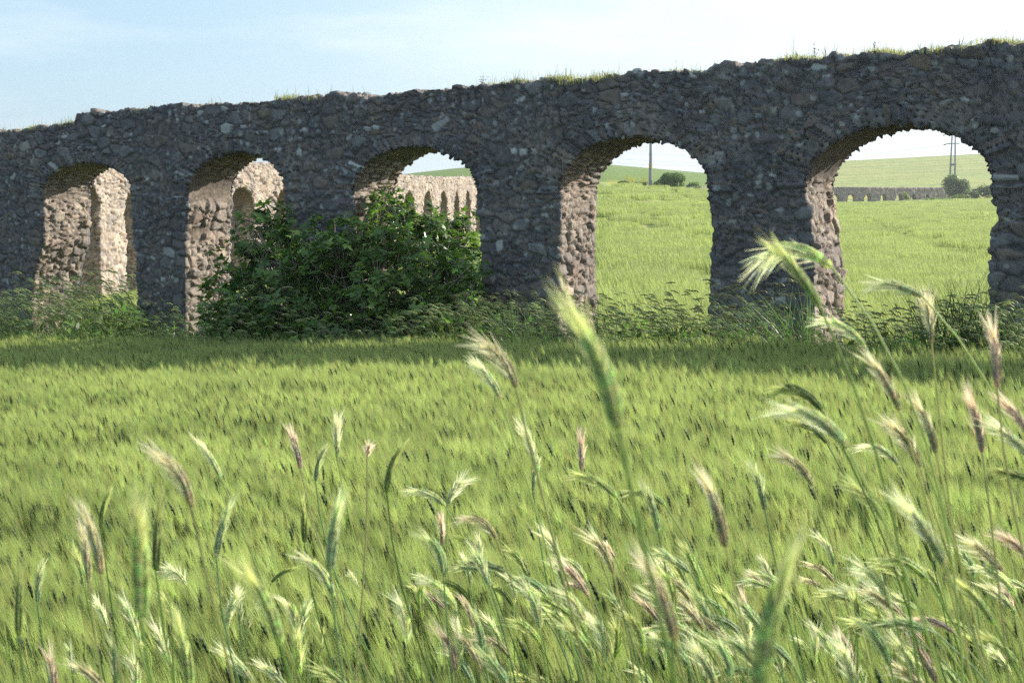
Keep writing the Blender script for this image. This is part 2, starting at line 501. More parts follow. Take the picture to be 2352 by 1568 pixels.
def top_main(s):
    s = np.asarray(s, float)
    z = np.interp(s, TSs, TZs)
    P = np.stack([s * 4.2, s * 0, s * 0], 1)
    return z + .045 * np.round(vnoise(P, 5) * 1.6) / 1.6 + .02 * vnoise(P * 3, 8)

S0, S1 = extraL[0]['jl'][1][0] - 1.6, sR + 7.0 + 1.7
me = build_arcade('aqueduct', S0, S1, ALLOPS, ZS, -2.0, top_main, TH, .0255, to_main, M_STONE, .95, .85)
aq = mk_obj('aqueduct', me)
tag(aq, 'dark rubble stone aqueduct with five large arches standing behind the near wheat field', 'aqueduct', 'stretches of the old aqueduct')

# ---- second stretch, running away behind the left arches
def curve_path(pts):
    pts = np.array(pts, float)
    seg = np.linalg.norm(np.diff(pts, axis=0), axis=1); cum = np.concatenate([[0], np.cumsum(seg)])
    ss = np.linspace(0, cum[-1], 400)
    x = np.interp(ss, cum, pts[:, 0]); y = np.interp(ss, cum, pts[:, 1])
    k = np.ones(41) / 41
    xp = np.convolve(np.pad(x, 20, mode='reflect', reflect_type='odd'), k, 'valid'); yp = np.convolve(np.pad(y, 20, mode='reflect', reflect_type='odd'), k, 'valid')
    tx, ty = np.gradient(xp), np.gradient(yp); l = np.hypot(tx, ty); tx /= l; ty /= l
    def tw(s, d):
        X = np.interp(s, ss, xp); Y = np.interp(s, ss, yp); a = np.interp(s, ss, tx); b = np.interp(s, ss, ty)
        return np.stack([X - b * d, Y + a * d], 1)
    return tw, cum[-1], ss, xp, yp

W2 = [(at(u, 500, Y)[0], Y) for u, Y in ((-40, 43), (120, 47.5), (262, 52), (440, 57.5), (610, 63.5), (800, 72), (940, 81), (1010, 88), (1085, 99), (1150, 112), (1200, 126))]
tw2, len2, ss2, xx2, yy2 = curve_path(W2)
uu2 = 1176 + F * xx2 / yy2
sA = float(np.interp(262, uu2, ss2))
P2 = 4.1
ops2 = []
n0 = -int(sA // P2)
for k in range(n0, 60):
    c = sA + (k + .5) * P2
    if c < 1.5 or c > len2 - 1.5: continue
    ops2.append(dict(jl=([-3, 9], [c - 1.1, c - 1.1]), jr=([-3, 9], [c + 1.1, c + 1.1]), zc=max(3.55, E + 62 / F * float(np.interp(c, ss2, yy2))) if np.interp(c, ss2, uu2) > 850 else 3.55, pw=.9))
def top2(s):
    s = np.asarray(s, float)
    u = np.interp(s, ss2, uu2); y = np.interp(s, ss2, yy2)
    v = np.interp(u, [-40, 600, 800, 940, 1010, 1085, 1200], [352, 376, 394, 406, 409, 410, 412])
    z = E + (500 - v) / F * y * 1.0
    return z + .04 * vnoise(np.stack([s * 2.5, s * 0, s * 0], 1), 12)
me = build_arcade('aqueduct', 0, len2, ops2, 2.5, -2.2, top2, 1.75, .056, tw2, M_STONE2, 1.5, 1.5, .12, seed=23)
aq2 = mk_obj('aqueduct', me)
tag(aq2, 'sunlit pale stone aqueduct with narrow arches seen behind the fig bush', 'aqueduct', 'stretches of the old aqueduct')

# ---- third stretch far off, seen through the right-hand arch
x0, x1 = at(1780, 500, 300)[0], at(2170, 500, 316)[0]
tw3, len3, ss3, xx3, yy3 = curve_path([(x0, 300), (at(1980, 500, 304)[0], 304), (x1, 314)])
uu3 = 1176 + F * xx3 / yy3
ops3 = []
for u in (1842, 1879, 1915.5, 1952, 1989, 2025.5, 2061, 2094, 2125):
    c = float(np.interp(u, uu3, ss3))
    gb = g1(np.interp(c, ss3, xx3), np.interp(c, ss3, yy3))
    k = 1 if u < 2070 else .75
    ops3.append(dict(jl=([-6, 12], [c - .95 * k, c - .95 * k]), jr=([-6, 12], [c + .95 * k, c + .95 * k]), zc=E + (500 - 446.5) / F * np.interp(c, ss3, yy3)))
def top3(s):
    y = np.interp(s, ss3, yy3); u = np.interp(s, ss3, uu3)
    return E + (500 - np.interp(u, [1780, 1944, 2170], [430, 431, 432])) / F * y + .06 * vnoise(np.stack([s * .9, s * 0, s * 0], 1), 3)
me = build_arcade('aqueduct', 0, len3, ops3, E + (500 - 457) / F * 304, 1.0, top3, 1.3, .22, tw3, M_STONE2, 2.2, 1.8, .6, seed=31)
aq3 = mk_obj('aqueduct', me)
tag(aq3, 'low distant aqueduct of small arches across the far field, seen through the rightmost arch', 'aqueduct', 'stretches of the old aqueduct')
# a low broken remnant behind the pole, seen through the fourth arch
x0, x1 = at(1572, 500, 197)[0], at(1760, 500, 215)[0]
tw4, len4, *_ = curve_path([(x0, 197), ((x0 + x1) / 2, 206), (x1, 215)])
def top4(s): return E + (500 - 431) / F * (197 + np.asarray(s) * .6) + .25 * vnoise(np.stack([np.asarray(s) * .7, np.asarray(s) * 0, np.asarray(s) * 0], 1), 4)
me = build_arcade('aqueduct', 0, len4, [], 5.0, 1.0, top4, 1.2, .25, tw4, M_STONE, 2.4, 1.8, .4, seed=37)
tag(mk_obj('stone_wall', me), 'low grey stone wall remnant right of the lone pole and round bush', 'wall')

# ------------------------------------------------------------------ ground
def ground_material():
    m, nt, out = new_mat('field_ground')
    geo = N(nt, 'ShaderNodeNewGeometry')
    A = lambda n: N(nt, 'ShaderNodeAttribute', attribute_name=n).outputs['Fac']
    zone = A('far'); track = A('track'); yel = A('yellow'); lush = A('lush')
    def noise(scale, stretch, det=6, rot=0.0):
        mp = N(nt, 'ShaderNodeMapping'); mp.inputs['Scale'].default_value = stretch; mp.inputs['Rotation'].default_value = (0, 0, rot)
        nt.links.new(geo.outputs['Position'], mp.inputs[0])
        n = N(nt, 'ShaderNodeTexNoise'); n.inputs['Scale'].default_value = scale; n.inputs['Detail'].default_value = det; n.inputs['Roughness'].default_value = .62
        nt.links.new(mp.outputs[0], n.inputs['Vector']); return n.outputs[0]
    def mix(f, a, b, bt='MIX'):
        x = N(nt, 'ShaderNodeMix', data_type='RGBA', blend_type=bt)
        for s, v in ((0, f), (6, a), (7, b)):
            if isinstance(v, (int, float)): x.inputs[s].default_value = v
            elif isinstance(v, tuple): x.inputs[s].default_value = (*v, 1)
            else: nt.links.new(v, x.inputs[s])
        return x.outputs[2]
    n1 = noise(.55, (1, .22, 1), 9, R(-38)); n2 = noise(.035, (1, .6, 1), 5); n3 = noise(9., (1, 1, 1), 4)
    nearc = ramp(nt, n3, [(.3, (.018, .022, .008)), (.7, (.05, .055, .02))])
    farc = ramp(nt, n1, [(.30, (.20, .235, .085)), (.5, (.265, .29, .11)), (.7, (.32, .335, .14))])
    tone = ramp(nt, n2, [(.3, (.86, .95, .9)), (.7, (1.12, 1.04, 1.0))])
    farc = mix(.9, farc, tone, 'MULTIPLY')
    n5 = noise(.10, (.10, 1, .3), 4, R(12))
    ln_ = ramp(nt, n5, [(.38, (.72, .76, .66)), (.46, (1, 1, 1)), (.6, (1.06, 1.05, 1.05))])
    farc = mix(.9, farc, ln_, 'MULTIPLY')
    farc = mix(lush, farc, (.085, .15, .03))
    farc = mix(yel, farc, (.42, .33, .03))
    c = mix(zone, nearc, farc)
    c = mix(track, c, (.10, .13, .045))
    p = N(nt, 'ShaderNodeBsdfPrincipled'); p.inputs['Roughness'].default_value = .95; p.inputs['Specular IOR Level'].default_value = .05
    nt.links.new(c, p.inputs['Base Color'])
    b = N(nt, 'ShaderNodeBump'); b.inputs['Strength'].default_value = .6; b.inputs['Distance'].default_value = .25
    nt.links.new(n1, b.inputs['Height']); nt.links.new(b.outputs[0], p.inputs['Normal'])
    nt.links.new(p.outputs[0], out.inputs[0])
    return m

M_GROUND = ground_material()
ys = np.concatenate([np.linspace(-14, 0, 8), np.arange(.3, 26, .3), 26 * (1.022 ** np.arange(0, 150)), [750, 900, 1200, 1600, 2200]])
ys = np.unique(ys); ys = ys[(ys < 600) | (ys > 0)]
qs = np.linspace(-.85, .85, 560)
Yg, Qg = np.meshgrid(ys, qs, indexing='ij')
Xg = Qg * (Yg + 14.5)
Zg = gz(Xg.ravel(), Yg.ravel())
yf = Yg.ravel(); xf = Xg.ravel()
Zg = Zg + np.where(yf > 26, .05 * fbm(np.stack([xf * .35, yf * .12, yf * 0], 1), 3, 2) * np.clip((yf - 26) / 40, 0, 1) * 1.2, 0)
def track_mask(x, y, wdt=.32):
    """two wheel tracks up the far field, through the fourth arch, and finer ones"""
    m = np.zeros_like(x)
    for (a, b) in TRACKS:
        a = np.array(a); b = np.array(b); d = b - a; l = np.hypot(*d); d = d / l
        px, py = x - a[0], y - a[1]
        t_ = px * d[0] + py * d[1]; q = abs(-px * d[1] + py * d[0])
        m = np.maximum(m, (q < wdt) * (t_ > 0) * (t_ < l))
    return m
def gpt(u, v):
    """pixel -> terrain point"""
    lo, hi = 25.0, 600.0
    Yv = 25 * 1.01 ** np.arange(0, 320)
    P = np.array([at(u, v, y) for y in Yv])
    gzv = gz(P[:, 0], P[:, 1])
    i = np.argmax(P[:, 2] < gzv) if (P[:, 2] < gzv).any() else len(Yv) - 1
    return P[i]
TRACKS = []
for (u1, v1), (u2, v2) in (((1448, 487), (1640, 600)), ((1455, 480), (1660, 588)), ((1395, 505), (1470, 556)), ((1540, 470), (1640, 510)), ((2000, 520), (2290, 640)), ((2010, 512), (2300, 622)), ((1560, 630), (1640, 690))):
    a = gpt(u1, v1); b = gpt(u2, v2); TRACKS.append(((a[0], a[1]), (b[0], b[1])))
trk = track_mask(xf, yf, .45) * (yf > 25)
uf = 1176 + F * xf / np.maximum(yf, 1)
vf = 500 - F * (Zg - E) / np.maximum(yf, 1)
n_y = fbm(np.stack([xf * .08, yf * .05, yf * 0], 1), 3, 77)
yellow = sstep(.0, .3, n_y + .1) * ((((uf > 1000) & (uf < 1075) & (yf > 160) & (yf < 330)) | ((uf > 2195) & (yf > 265) & (yf < 330)) | ((uf > 1395) & (uf < 1480) & (yf > 185) & (yf < 260)) | ((uf > 1930) & (uf < 2110) & (yf > 306) & (yf < 335)))) * .75
lush = np.where((uf < 1800) & (yf > 225), .75, 0) * 1.0
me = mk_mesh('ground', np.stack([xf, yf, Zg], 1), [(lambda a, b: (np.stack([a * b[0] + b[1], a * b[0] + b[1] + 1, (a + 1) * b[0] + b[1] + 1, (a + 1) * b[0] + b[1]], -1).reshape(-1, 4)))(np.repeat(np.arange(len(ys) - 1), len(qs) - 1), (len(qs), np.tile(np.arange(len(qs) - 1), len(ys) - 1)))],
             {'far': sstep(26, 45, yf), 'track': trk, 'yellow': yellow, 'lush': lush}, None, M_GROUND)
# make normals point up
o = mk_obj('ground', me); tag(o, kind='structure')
me.flip_normals() if me.polygons[1000].normal.z < 0 else None

# ------------------------------------------------------------------ plant pieces
def ear_geo(G, B, dirn, L, side, bend, rw, col, acol, awn, nawn, nseg=7, k=5, w_awn=.0009, spread=.28, r=None, wind=None):
    """simple ear: bumpy spindle along a bent axis with awns fanning off it. B base, dirn axis, bend vector"""
    r = r or random
    t = np.linspace(0, 1, nseg * 2 + 1)
    P = B + np.outer(t * L, dirn) + np.outer(t * t * L, bend)
    prof = np.sin(np.pi * np.clip(t * .9 + .08, 0, 1)) ** .6
    rad = rw * prof * (1 + .28 * np.where(np.arange(len(t)) % 2 == 0, -1, 1)); rad[0] = rw * .25; rad[-1] = rw * .1
    G.tube(P, rad, k, col)
    ax = nrm(dirn + 2 * bend)
    for q in range(nawn):
        f = (q + .5) / nawn
        i = int(f * (len(t) - 2)) + 1
        p0 = P[i]
        a = r.uniform(0, 2 * math.pi)
        u1 = nrm(np.cross(ax, [.3, .2, .9])); u2 = np.cross(ax, u1)
        o = (math.cos(a) * u1 + math.sin(a) * u2)
        dv = nrm(ax + o * spread * r.uniform(.4, 1.2))
        al = awn * r.uniform(.75, 1.15) * (1 - .15 * f)
        tt = np.array([0, .5, 1.])
        w = (wind if wind is not None else bend)
        Pa = p0 + np.outer(tt * al, dv) + np.outer(tt ** 2 * al * .35, w)
        sd = nrm(np.cross(dv, [0.1, 1, 0.1]))
        G.ribbon(Pa, np.array([w_awn, w_awn * .8, w_awn * .15]), sd, acol)
    return P[-1]

def jit(c, r, a=.15):
    k = 1 + r.uniform(-a, a)
    return tuple(max(0, x * k * (1 + r.uniform(-a, a) * .4)) for x in c)

EARC = (.055, .10, .05); AWNC = (.345, .40, .155); STEMC = (.17, .27, .07); LEAFC = (.11, .20, .045)
def wheat_patch(seed, n=66, rad=.34, hi=True):
    r = random.Random(seed); G = Geo()
    for _ in range(n):
        a = r.uniform(0, 2 * math.pi); q = rad * math.sqrt(r.random())
        x, y = q * math.cos(a), q * math.sin(a)
        h = .76 + r.gauss(0, .05)
        lean = np.array([-.04 + r.gauss(0, .045), r.gauss(0, .05), 1.0])
        lean = nrm(lean)
        top = np.array([x, y, 0]) + lean * (h - .12)
        base = np.array([x, y, .18]) + lean * .05
        G.ribbon([base, (base + top) / 2, top], [.0035, .003, .0025], (1, 0, 0), jit(STEMC, r))
        dk = r.random()
        ec = jit(EARC, r, .3) if dk < .8 else jit((.10, .13, .045), r)
        ear_geo(G, top, nrm(lean + np.array([-.05 + r.gauss(0, .08), r.gauss(0, .08), 0])), r.uniform(.06, .085), None, np.array([-.12, 0, 0.]), .0068, ec, jit(AWNC, r, .2),
                  .12, 32 if hi else 7, 4 if hi else 2, 4 if hi else 3, .0010, .25, r, np.array([-.12, 0, 0.1]))
        for l in range(r.choice([1, 2, 2])):
            z0 = r.uniform(.35, .62); th = r.uniform(0, 2 * math.pi)
            dv = np.array([math.cos(th) * .6 - .25, math.sin(th) * .6, 0])
            ll = r.uniform(.14, .24); tt = np.linspace(0, 1, 4)
            p0 = np.array([x, y, 0]) + lean * z0
            P = p0 + np.outer(tt * ll, nrm(dv + np.array([0, 0, 1.1]))) + np.outer(tt ** 2 * ll, np.array([dv[0] * .4, dv[1] * .4, -.45]))
            G.ribbon(P, [.008, .010, .008, .001], nrm(np.cross(dv, [0, 0, 1.])), jit(LEAFC, r, .3))
    # green undergrowth blades fill the lower storey
    for _ in range(n):
        x, y = r.uniform(-rad, rad), r.uniform(-rad, rad); hh = r.uniform(.4, .62)
        th = r.uniform(0, 6.28)
        G.ribbon([[x, y, .0], [x - .02, y, hh * .6], [x - .05 + .04 * math.cos(th), y + .05 * math.sin(th), hh]], [.014, .012, .002], (math.cos(th), math.sin(th), 0), jit((.075, .12, .03), r, .3))
    return G.mesh('wheat_tuft', M_WHEAT)

def field_patch(seed, n=240, size=1.1):
    """coarse tuft of standing crop for the far field"""
    r = random.Random(seed); G = Geo()
    for _ in range(n):
        x, y = r.uniform(-size, size), r.uniform(-size, size)
        h = .62 + r.gauss(0, .03); w = r.uniform(.008, .018)
        th = r.uniform(-.8, .8)
        c = jit((.325, .375, .15), r, .10) if r.random() < .93 else jit((.18, .22, .08), r, .2)
        G.ribbon([[x, y, .1], [x - .04, y, h * .7], [x - .11 + r.gauss(0, .03), y + r.gauss(0, .03), h]], [w * 1.4, w, w * .15], (math.cos(th), math.sin(th), 0), c)
    return G.mesh('crop_tuft', M_WHEAT)

def weed_patch(seed, kind=0):
    r = random.Random(seed); G = Geo()
    n = 46
    for _ in range(n):                               # blades
        x, y = r.gauss(0, .2), r.gauss(0, .2); hh = r.uniform(.3, .75)
        th = r.uniform(0, 6.28); dv = np.array([math.cos(th), math.sin(th), 0]) * r.uniform(.1, .45) + np.array([-.22, 0, 0])
        tt = np.linspace(0, 1, 5)
        P = np.array([x, y, 0]) + np.outer(tt * hh, [0, 0, 1]) + np.outer(tt ** 2 * hh, dv + np.array([0, 0, -.25]))
        w = r.uniform(.006, .014)
        G.ribbon(P, [w, w, w * .9, w * .6, .0008], nrm([math.sin(th) + .3, -math.cos(th), 0]), jit((.23, .36, .09), r, .4))
    if kind == 1:                                    # broad leaved weed
        for _ in range(60):
            x, y, z = r.gauss(0, .18), r.gauss(0, .18), r.uniform(.1, .75)
            d = nrm([r.gauss(0, 1), r.gauss(0, 1), r.gauss(.3, .5)]); s_ = nrm(np.cross(d, [r.random(), r.random(), 1])); ll = r.uniform(.05, .11)
            P = np.array([x, y, z]) + np.outer(np.linspace(0, 1, 4) * ll, d)
            G.ribbon(P, [.004, ll * .4, ll * .35, .001], s_, jit((.10, .19, .05), r, .35))
    for _ in range(7 if kind == 0 else 2 if kind == 1 else 12):              # nodding seed heads
        x, y = r.gauss(0, .22), r.gauss(0, .22); hh = r.uniform(.7, 1.1)
        tt = np.linspace(0, 1, 6)
        bx = -r.uniform(.15, .4)
        P = np.array([x, y, 0]) + np.outer(tt * hh, [0, 0, 1]) + np.outer(tt ** 2.5 * hh, [bx, r.gauss(0, .06), -.08])
        G.ribbon(P, [.003] * 6, (.8, .6, 0), jit((.15, .2, .07), r)); G.ribbon(P, [.003] * 6, (-.6, .8, 0), jit((.15, .2, .07), r))
        d = nrm(P[-1] - P[-2])
        ear_geo(G, P[-1], nrm(d + np.array([-.3, 0, -.05])), r.uniform(.07, .12), None, np.array([-.2, 0, -.45]), .007, jit((.26, .32, .14), r, .25), jit((.48, .52, .30), r), .05, 9, 3, 4, .0014, .3, r)
    return G.mesh('weed_tuft', M_WEED)

def dry_patch(seed):
    """short yellow-green turf for the top of the aqueduct"""
    r = random.Random(seed); G = Geo()
    for _ in range(150):
        x, y = r.gauss(0, .12), r.gauss(0, .12); hh = r.uniform(.02, .10) if r.random() < .96 else r.uniform(.12, .26)
        th = r.uniform(0, 6.28)
        P = [[x, y, -.03], [x + .01 * math.cos(th), y, hh * .6], [x + .04 * math.cos(th) - .02, y + .03 * math.sin(th), hh]]
        G.ribbon(P, [.006, .005, .001], (math.cos(th * 3), math.sin(th * 3), 0), jit((.26, .27, .09), r, .35))
    return G.mesh('turf_tuft', M_WEED)

def gn_scatter(name, pts, rz, sc, idx, meshes, tilt=None):
    """one object: instances of anonymous tuft meshes on a point mesh"""
    me = bpy.data.meshes.new(name); pts = np.asarray(pts, np.float32)
    me.vertices.add(len(pts)); me.vertices.foreach_set('co', pts.ravel())
    for k, v, t in (('rz', rz, 'FLOAT'), ('sc', sc, 'FLOAT'), ('idx', idx, 'INT')):
        a = me.attributes.new(k, t, 'POINT'); a.data.foreach_set('value', np.asarray(v, np.float32 if t == 'FLOAT' else np.int32))
    o = mk_obj(name, me)
    ng = bpy.data.node_groups.new(name + '_nodes', 'GeometryNodeTree')
    ng.interface.new_socket('Geometry', in_out='INPUT', socket_type='NodeSocketGeometry')
    ng.interface.new_socket('Geometry', in_out='OUTPUT', socket_type='NodeSocketGeometry')
    nn = ng.nodes; ln = ng.links
    gi = nn.new('NodeGroupInput'); go = nn.new('NodeGroupOutput')
    g2i = nn.new('GeometryNodeGeometryToInstance')
    for m in meshes:
        so = bpy.data.objects.new(m.name, m)          # source, never linked to the scene
        oi = nn.new('GeometryNodeObjectInfo'); oi.inputs['Object'].default_value = so
        oi.inputs['As Instance'].default_value = False
        ln.new(oi.outputs['Geometry'], g2i.inputs[0])
    iop = nn.new('GeometryNodeInstanceOnPoints')
    m2p = nn.new('GeometryNodeMeshToPoints')
    ln.new(gi.outputs[0], m2p.inputs[0]); ln.new(m2p.outputs[0], iop.inputs['Points'])
    ln.new(g2i.outputs[0], iop.inputs['Instance']); iop.inputs['Pick Instance'].default_value = True
    def attr(k, t):
        a = nn.new('GeometryNodeInputNamedAttribute'); a.data_type = t; a.inputs[0].default_value = k; return a.outputs[0]
    cx = nn.new('ShaderNodeCombineXYZ'); ln.new(attr('rz', 'FLOAT'), cx.inputs[2])
    ln.new(cx.outputs[0], iop.inputs['Rotation'])
    ln.new(attr('idx', 'INT'), iop.inputs['Instance Index'])
    ln.new(attr('sc', 'FLOAT'), iop.inputs['Scale'])
    ln.new(iop.outputs[0], go.inputs[0])
    md = o.modifiers.new('scatter', 'NODES'); md.node_group = ng
    return o

# ---- wheat in front of the aqueduct
def wall_d(x, y):                  # distance in front of the front face (positive = camera side)
    return -((x - O2[0]) * N2[0] + (y - O2[1]) * N2[1])
sp = .36
gx, gy = np.meshgrid(np.arange(-17, 15, sp), np.arange(3.3, 34, sp))
px = gx.ravel() + rng.uniform(-.17, .17, gx.size); py = gy.ravel() + rng.uniform(-.17, .17, gx.size)
ok = (wall_d(px, py) > 2.1 + .25 * np.sin(px * 1.3)) & (abs(px) < py * .40 + 2.2)
px, py = px[ok], py[ok]
wave = fbm(np.stack([px * .35 + py * .1, py * .75, px * 0], 1), 3, 5)
wave2 = vnoise(np.stack([px * .22, py * .9, px * 0], 1), 15)
sc = 1 + .09 * wave + .08 * wave2 + rng.normal(0, .02, len(px))
sc = sc + .10 * np.exp(-((px + 2.9) / 1.6) ** 2 - ((py - 4.4) / .8) ** 2)
pz = gz(px, py)
wheat_m = [wheat_patch(100 + i) for i in range(7)]
wf = gn_scatter('wheat_field', np.stack([px, py, pz], 1), rng.uniform(-.35, .35, len(px)), sc, rng.integers(0, 7, len(px)), wheat_m)
tag(wf, 'green awned wheat with dark ears filling the near field', 'wheat', kind='stuff')

# ---- crop beyond the aqueduct
rows = []
sp = 1.5
for y0, y1, spc in ((25, 60, 1.15), (60, 120, 1.9), (120, 298, 3.0)):
    gx, gy = np.meshgrid(np.arange(-40, 115, spc), np.arange(y0, y1, spc))
    x = gx.ravel() + rng.uniform(-.5, .5, gx.size) * spc; y = gy.ravel() + rng.uniform(-.5, .5, gx.size) * spc
    u = 1176 + F * x / y
    k = (wall_d(x, y) < -2.2) & (((u > -200) & (u < 2750))) & ((y < 110) | (u > 1230)) & (y < np.interp(u, US, YC) - 14)
    # clear of the second stretch
    x, y = x[k], y[k]
    xw = np.interp(y, yy2, xx2)
    k = (y < yy2[0]) | (abs(x - xw) > 1.9) | (y > yy2[-1])
    x, y = x[k], y[k]
    rows.append(np.stack([x, y], 1))
xy = np.concatenate(rows)
tk = track_mask(xy[:, 0], xy[:, 1], .7)
# the tracks run up the field
_a, _b = np.array(TRACKS[0][0]), np.array(TRACKS[0][1]); _d = (_b - _a) / np.hypot(*(_b - _a))
rowq = (-xy[:, 0] * _d[1] + xy[:, 1] * _d[0])
tk = np.maximum(tk, .8 * sstep(.8, .97, np.sin(rowq * 2 * np.pi / 6.5 + .4 * np.sin(xy[:, 1] * .1))))
fm = [field_patch(300 + i, 520) for i in range(5)]
ff = gn_scatter('crop_field', np.column_stack([xy, gz(xy[:, 0], xy[:, 1])]), rng.uniform(-.3, .3, len(xy)), np.where(xy[:, 1] > 120, 1.0, 1.0) * (.95 + .04 * vnoise(np.column_stack([xy * .25, xy[:, 0] * 0]), 3) + rng.normal(0, .02, len(xy))) * (1 - .5 * tk), rng.integers(0, 5, len(xy)), fm)
tag(ff, 'pale green crop covering the slope beyond the arches', 'crop', kind='stuff')

# ---- weeds along the foot of the aqueduct
pts = []; 
for s in np.arange(S0 + .5, S1 - .3, .2):
    u_s = 0
    for _ in range(5):
        d = -rng.uniform(.1, 2.3)
        ss_ = s + rng.uniform(-.15, .15)
        inside = any(np.interp(.5, *o['jl']) < ss_ < np.interp(.5, *o['jr']) for o in ALLOPS)
        if inside and rng.random() < .4: d = rng.uniform(-.6, 2.2)
        elif d > -.12: d = -.15
        pts.append((ss_, d))
pts = np.array(pts)
xyw = to_main(pts[:, 0], pts[:, 1])
ww = 1.14 + .25 * fbm(np.column_stack([pts[:, 0] * .8, pts[:, 0] * 0, pts[:, 0] * 0]), 2, 9) + rng.normal(0, .14, len(pts))
ww = ww * np.where(pts[:, 0] < -7, 1.32, 1.0)
wm = [weed_patch(400 + i, (0, 1, 0, 2)[i % 4]) for i in range(8)]
we = gn_scatter('tall_weeds', np.column_stack([xyw, gz(xyw[:, 0], xyw[:, 1]) - .05]), rng.uniform(-.5, .5, len(pts)), ww, rng.integers(0, 8, len(pts)), wm)
tag(we, 'tall wild grasses and weeds along the foot of the aqueduct', 'weeds', kind='stuff')

# ---- turf on top of the aqueduct
def turf_on(s0, s1, dens, zoff=0.0):
    n = int((s1 - s0) * dens * .8); s = rng.uniform(s0, s1, n); d = rng.uniform(.06, TH - .1, n)
    return np.column_stack([to_main(s, d), top_main(s) + zoff])
seg = []
for (u0, u1, dn) in ((0, 172, 16), (285, 345, 10), (350, 760, 5), (830, 1160, 6), (1160, 1400, 26), (1520, 1600, 16), (1690, 1760, 4), (1770, 1990, 18), (2000, 2352, 22), (2352, 2500, 20), (-400, 0, 15)):
    seg.append(turf_on(sz(u0, 200)[0], sz(u1, 200)[0], dn))
tp = np.concatenate(seg)
tm = [dry_patch(500 + i) for i in range(4)]
to = gn_scatter('dry_turf', tp, rng.uniform(0, 6.28, len(tp)), rng.uniform(.6, 1.25, len(tp)), rng.integers(0, 4, len(tp)), tm)
tag(to, 'short yellow green turf growing along the top of the aqueduct', 'turf', kind='stuff')

# single plants on top of the wall
def dry_tuft(u, v, hgt, n, label, spread=.5, lean=0.0, branchy=False, name='dry_tuft', col=(.24, .21, .13)):
    s, z = sz(u, v, .35); p = to_main(np.array([s]), np.array([.35]))[0]
    z = float(top_main(np.array([s]))[0]) - .03
    r = random.Random(int(u)); G = Geo()
    for _ in range(n):
        th = r.uniform(0, 6.28); q = r.uniform(.1, 1) * spread; hh = hgt * r.uniform(.55, 1)
        tt = np.linspace(0, 1, 5)
        P = np.outer(tt * hh, [0, 0, 1]) + np.outer(tt ** 1.6 * hh * q, [math.cos(th) + lean, math.sin(th) * .6, -.1])
        c = jit(col, r, .25)
        G.tube(P, np.array([.0035, .003, .003, .0022, .001]), 3, c)
        if branchy:
            for f in (2, 3, 4):
                for _k in range(3):
                    dv = nrm([r.gauss(0, 1), r.gauss(0, 1), r.uniform(.2, 1.2)]) * hgt * r.uniform(.05, .13)
                    G.tube([P[f], P[f] + dv], np.array([.002, .004]), 3, c)
    o = mk_obj(name, G.mesh(name, M_WEED), None, (p[0], p[1], z))
    tag(o, label, 'dry plant', 'single plants on top of the aqueduct')
dry_tuft(196, 262, .36, 22, 'fan of dry stalks on the aqueduct top at the left step down', .55)
dry_tuft(1822, 145, .58, 2, 'single tallest thin dry stalk on the aqueduct top above the fourth pier', .06)
dry_tuft(1872, 138, .30, 5, 'sparse branching dry weeds on the aqueduct top right of the tallest stalk', .3, -.1, True)
dry_tuft(1898, 133, .33, 7, 'wide spreading dry grass tuft on the aqueduct top above the right pier', .9)
dry_tuft(2008, 121, .28, 4, 'small upright branched weed on the raised stone of the aqueduct top', .12, 0, True, col=(.10, .11, .09))
dry_tuft(2205, 112, .26, 26, 'dense arching grass tuft bending right on the aqueduct top above the rightmost arch', .9, .7, col=(.2, .22, .1))
dry_tuft(1110, 196, .22, 6, 'faint dry seed stalks on the aqueduct top between the third and fourth arches', .5, 0, True)
dry_tuft(80, 292, .16, 14, 'small clump of reddish flowers on the low left end of the aqueduct top', .5, 0, True, 'flower_clump', (.35, .12, .12))
dry_tuft(8, 300, .14, 14, 'leafy tuft on the aqueduct top at the far left end', .6, 0, False)

# ------------------------------------------------------------------ fig bush
FIG = np.array([(0, 0), (.14, .02), (.30, -.06), (.46, .10), (.33, .17), (.52, .36), (.50, .52), (.28, .38), (.22, .50), (.14, .90), (0, 1.05)])
FIG = np.vstack([FIG, FIG[-2:0:-1] * np.array([-1, 1])])
def fig_leaf(G, p, d, up, size, col):
    d = nrm(d); s_ = nrm(np.cross(d, up)); n_ = np.cross(s_, d)
    c = p + d * size * .42
    pts = p + np.outer(FIG[:, 0] * size, s_) + np.outer(FIG[:, 1] * size, d) - np.outer((abs(FIG[:, 0]) * .35 + (FIG[:, 1] - .3) ** 2 * .25) * size, n_)
    V = np.vstack([c[None], pts]); n = len(pts)
    T = [(0, 1 + i, 1 + (i + 1) % n) for i in range(n)]
    G.add(V, None, T, col)

BL = [  # u, v, radius in px (x, z), distance in front of the wall face
    (885, 488, 50, 34, -.5), (965, 535, 80, 42, -.9), (1050, 550, 50, 45, -1.5), (1072, 620, 36, 80, -1.6), (985, 600, 100, 75, -.9), (1050, 650, 50, 70, -1.2), (1060, 690, 45, 60, -.6),
    (890, 570, 90, 70, .35), (790, 590, 85, 65, 1.0), (735, 640, 110, 80, 1.1), (615, 520, 55, 40, .9), (600, 575, 50, 40, .9), (655, 600, 75, 55, 1.0),
    (570, 650, 75, 55, .9), (560, 720, 85, 60, 1.0), (660, 720, 120, 75, 1.2), (800, 720, 130, 75, 1.3), (930, 690, 130, 90, 1.0), (1040, 700, 70, 85, .5), (1000, 760, 100, 50, 1.0), (700, 770, 130, 45, 1.5), (860, 780, 140, 40, 1.5), (590, 770, 90, 40, 1.3), (530, 745, 60, 45, 1.1)]
r = random.Random(5)
root = to_main(np.array([sz(850, 700)[0]]), np.array([-.9]))[0]
rootz = g1(*root)
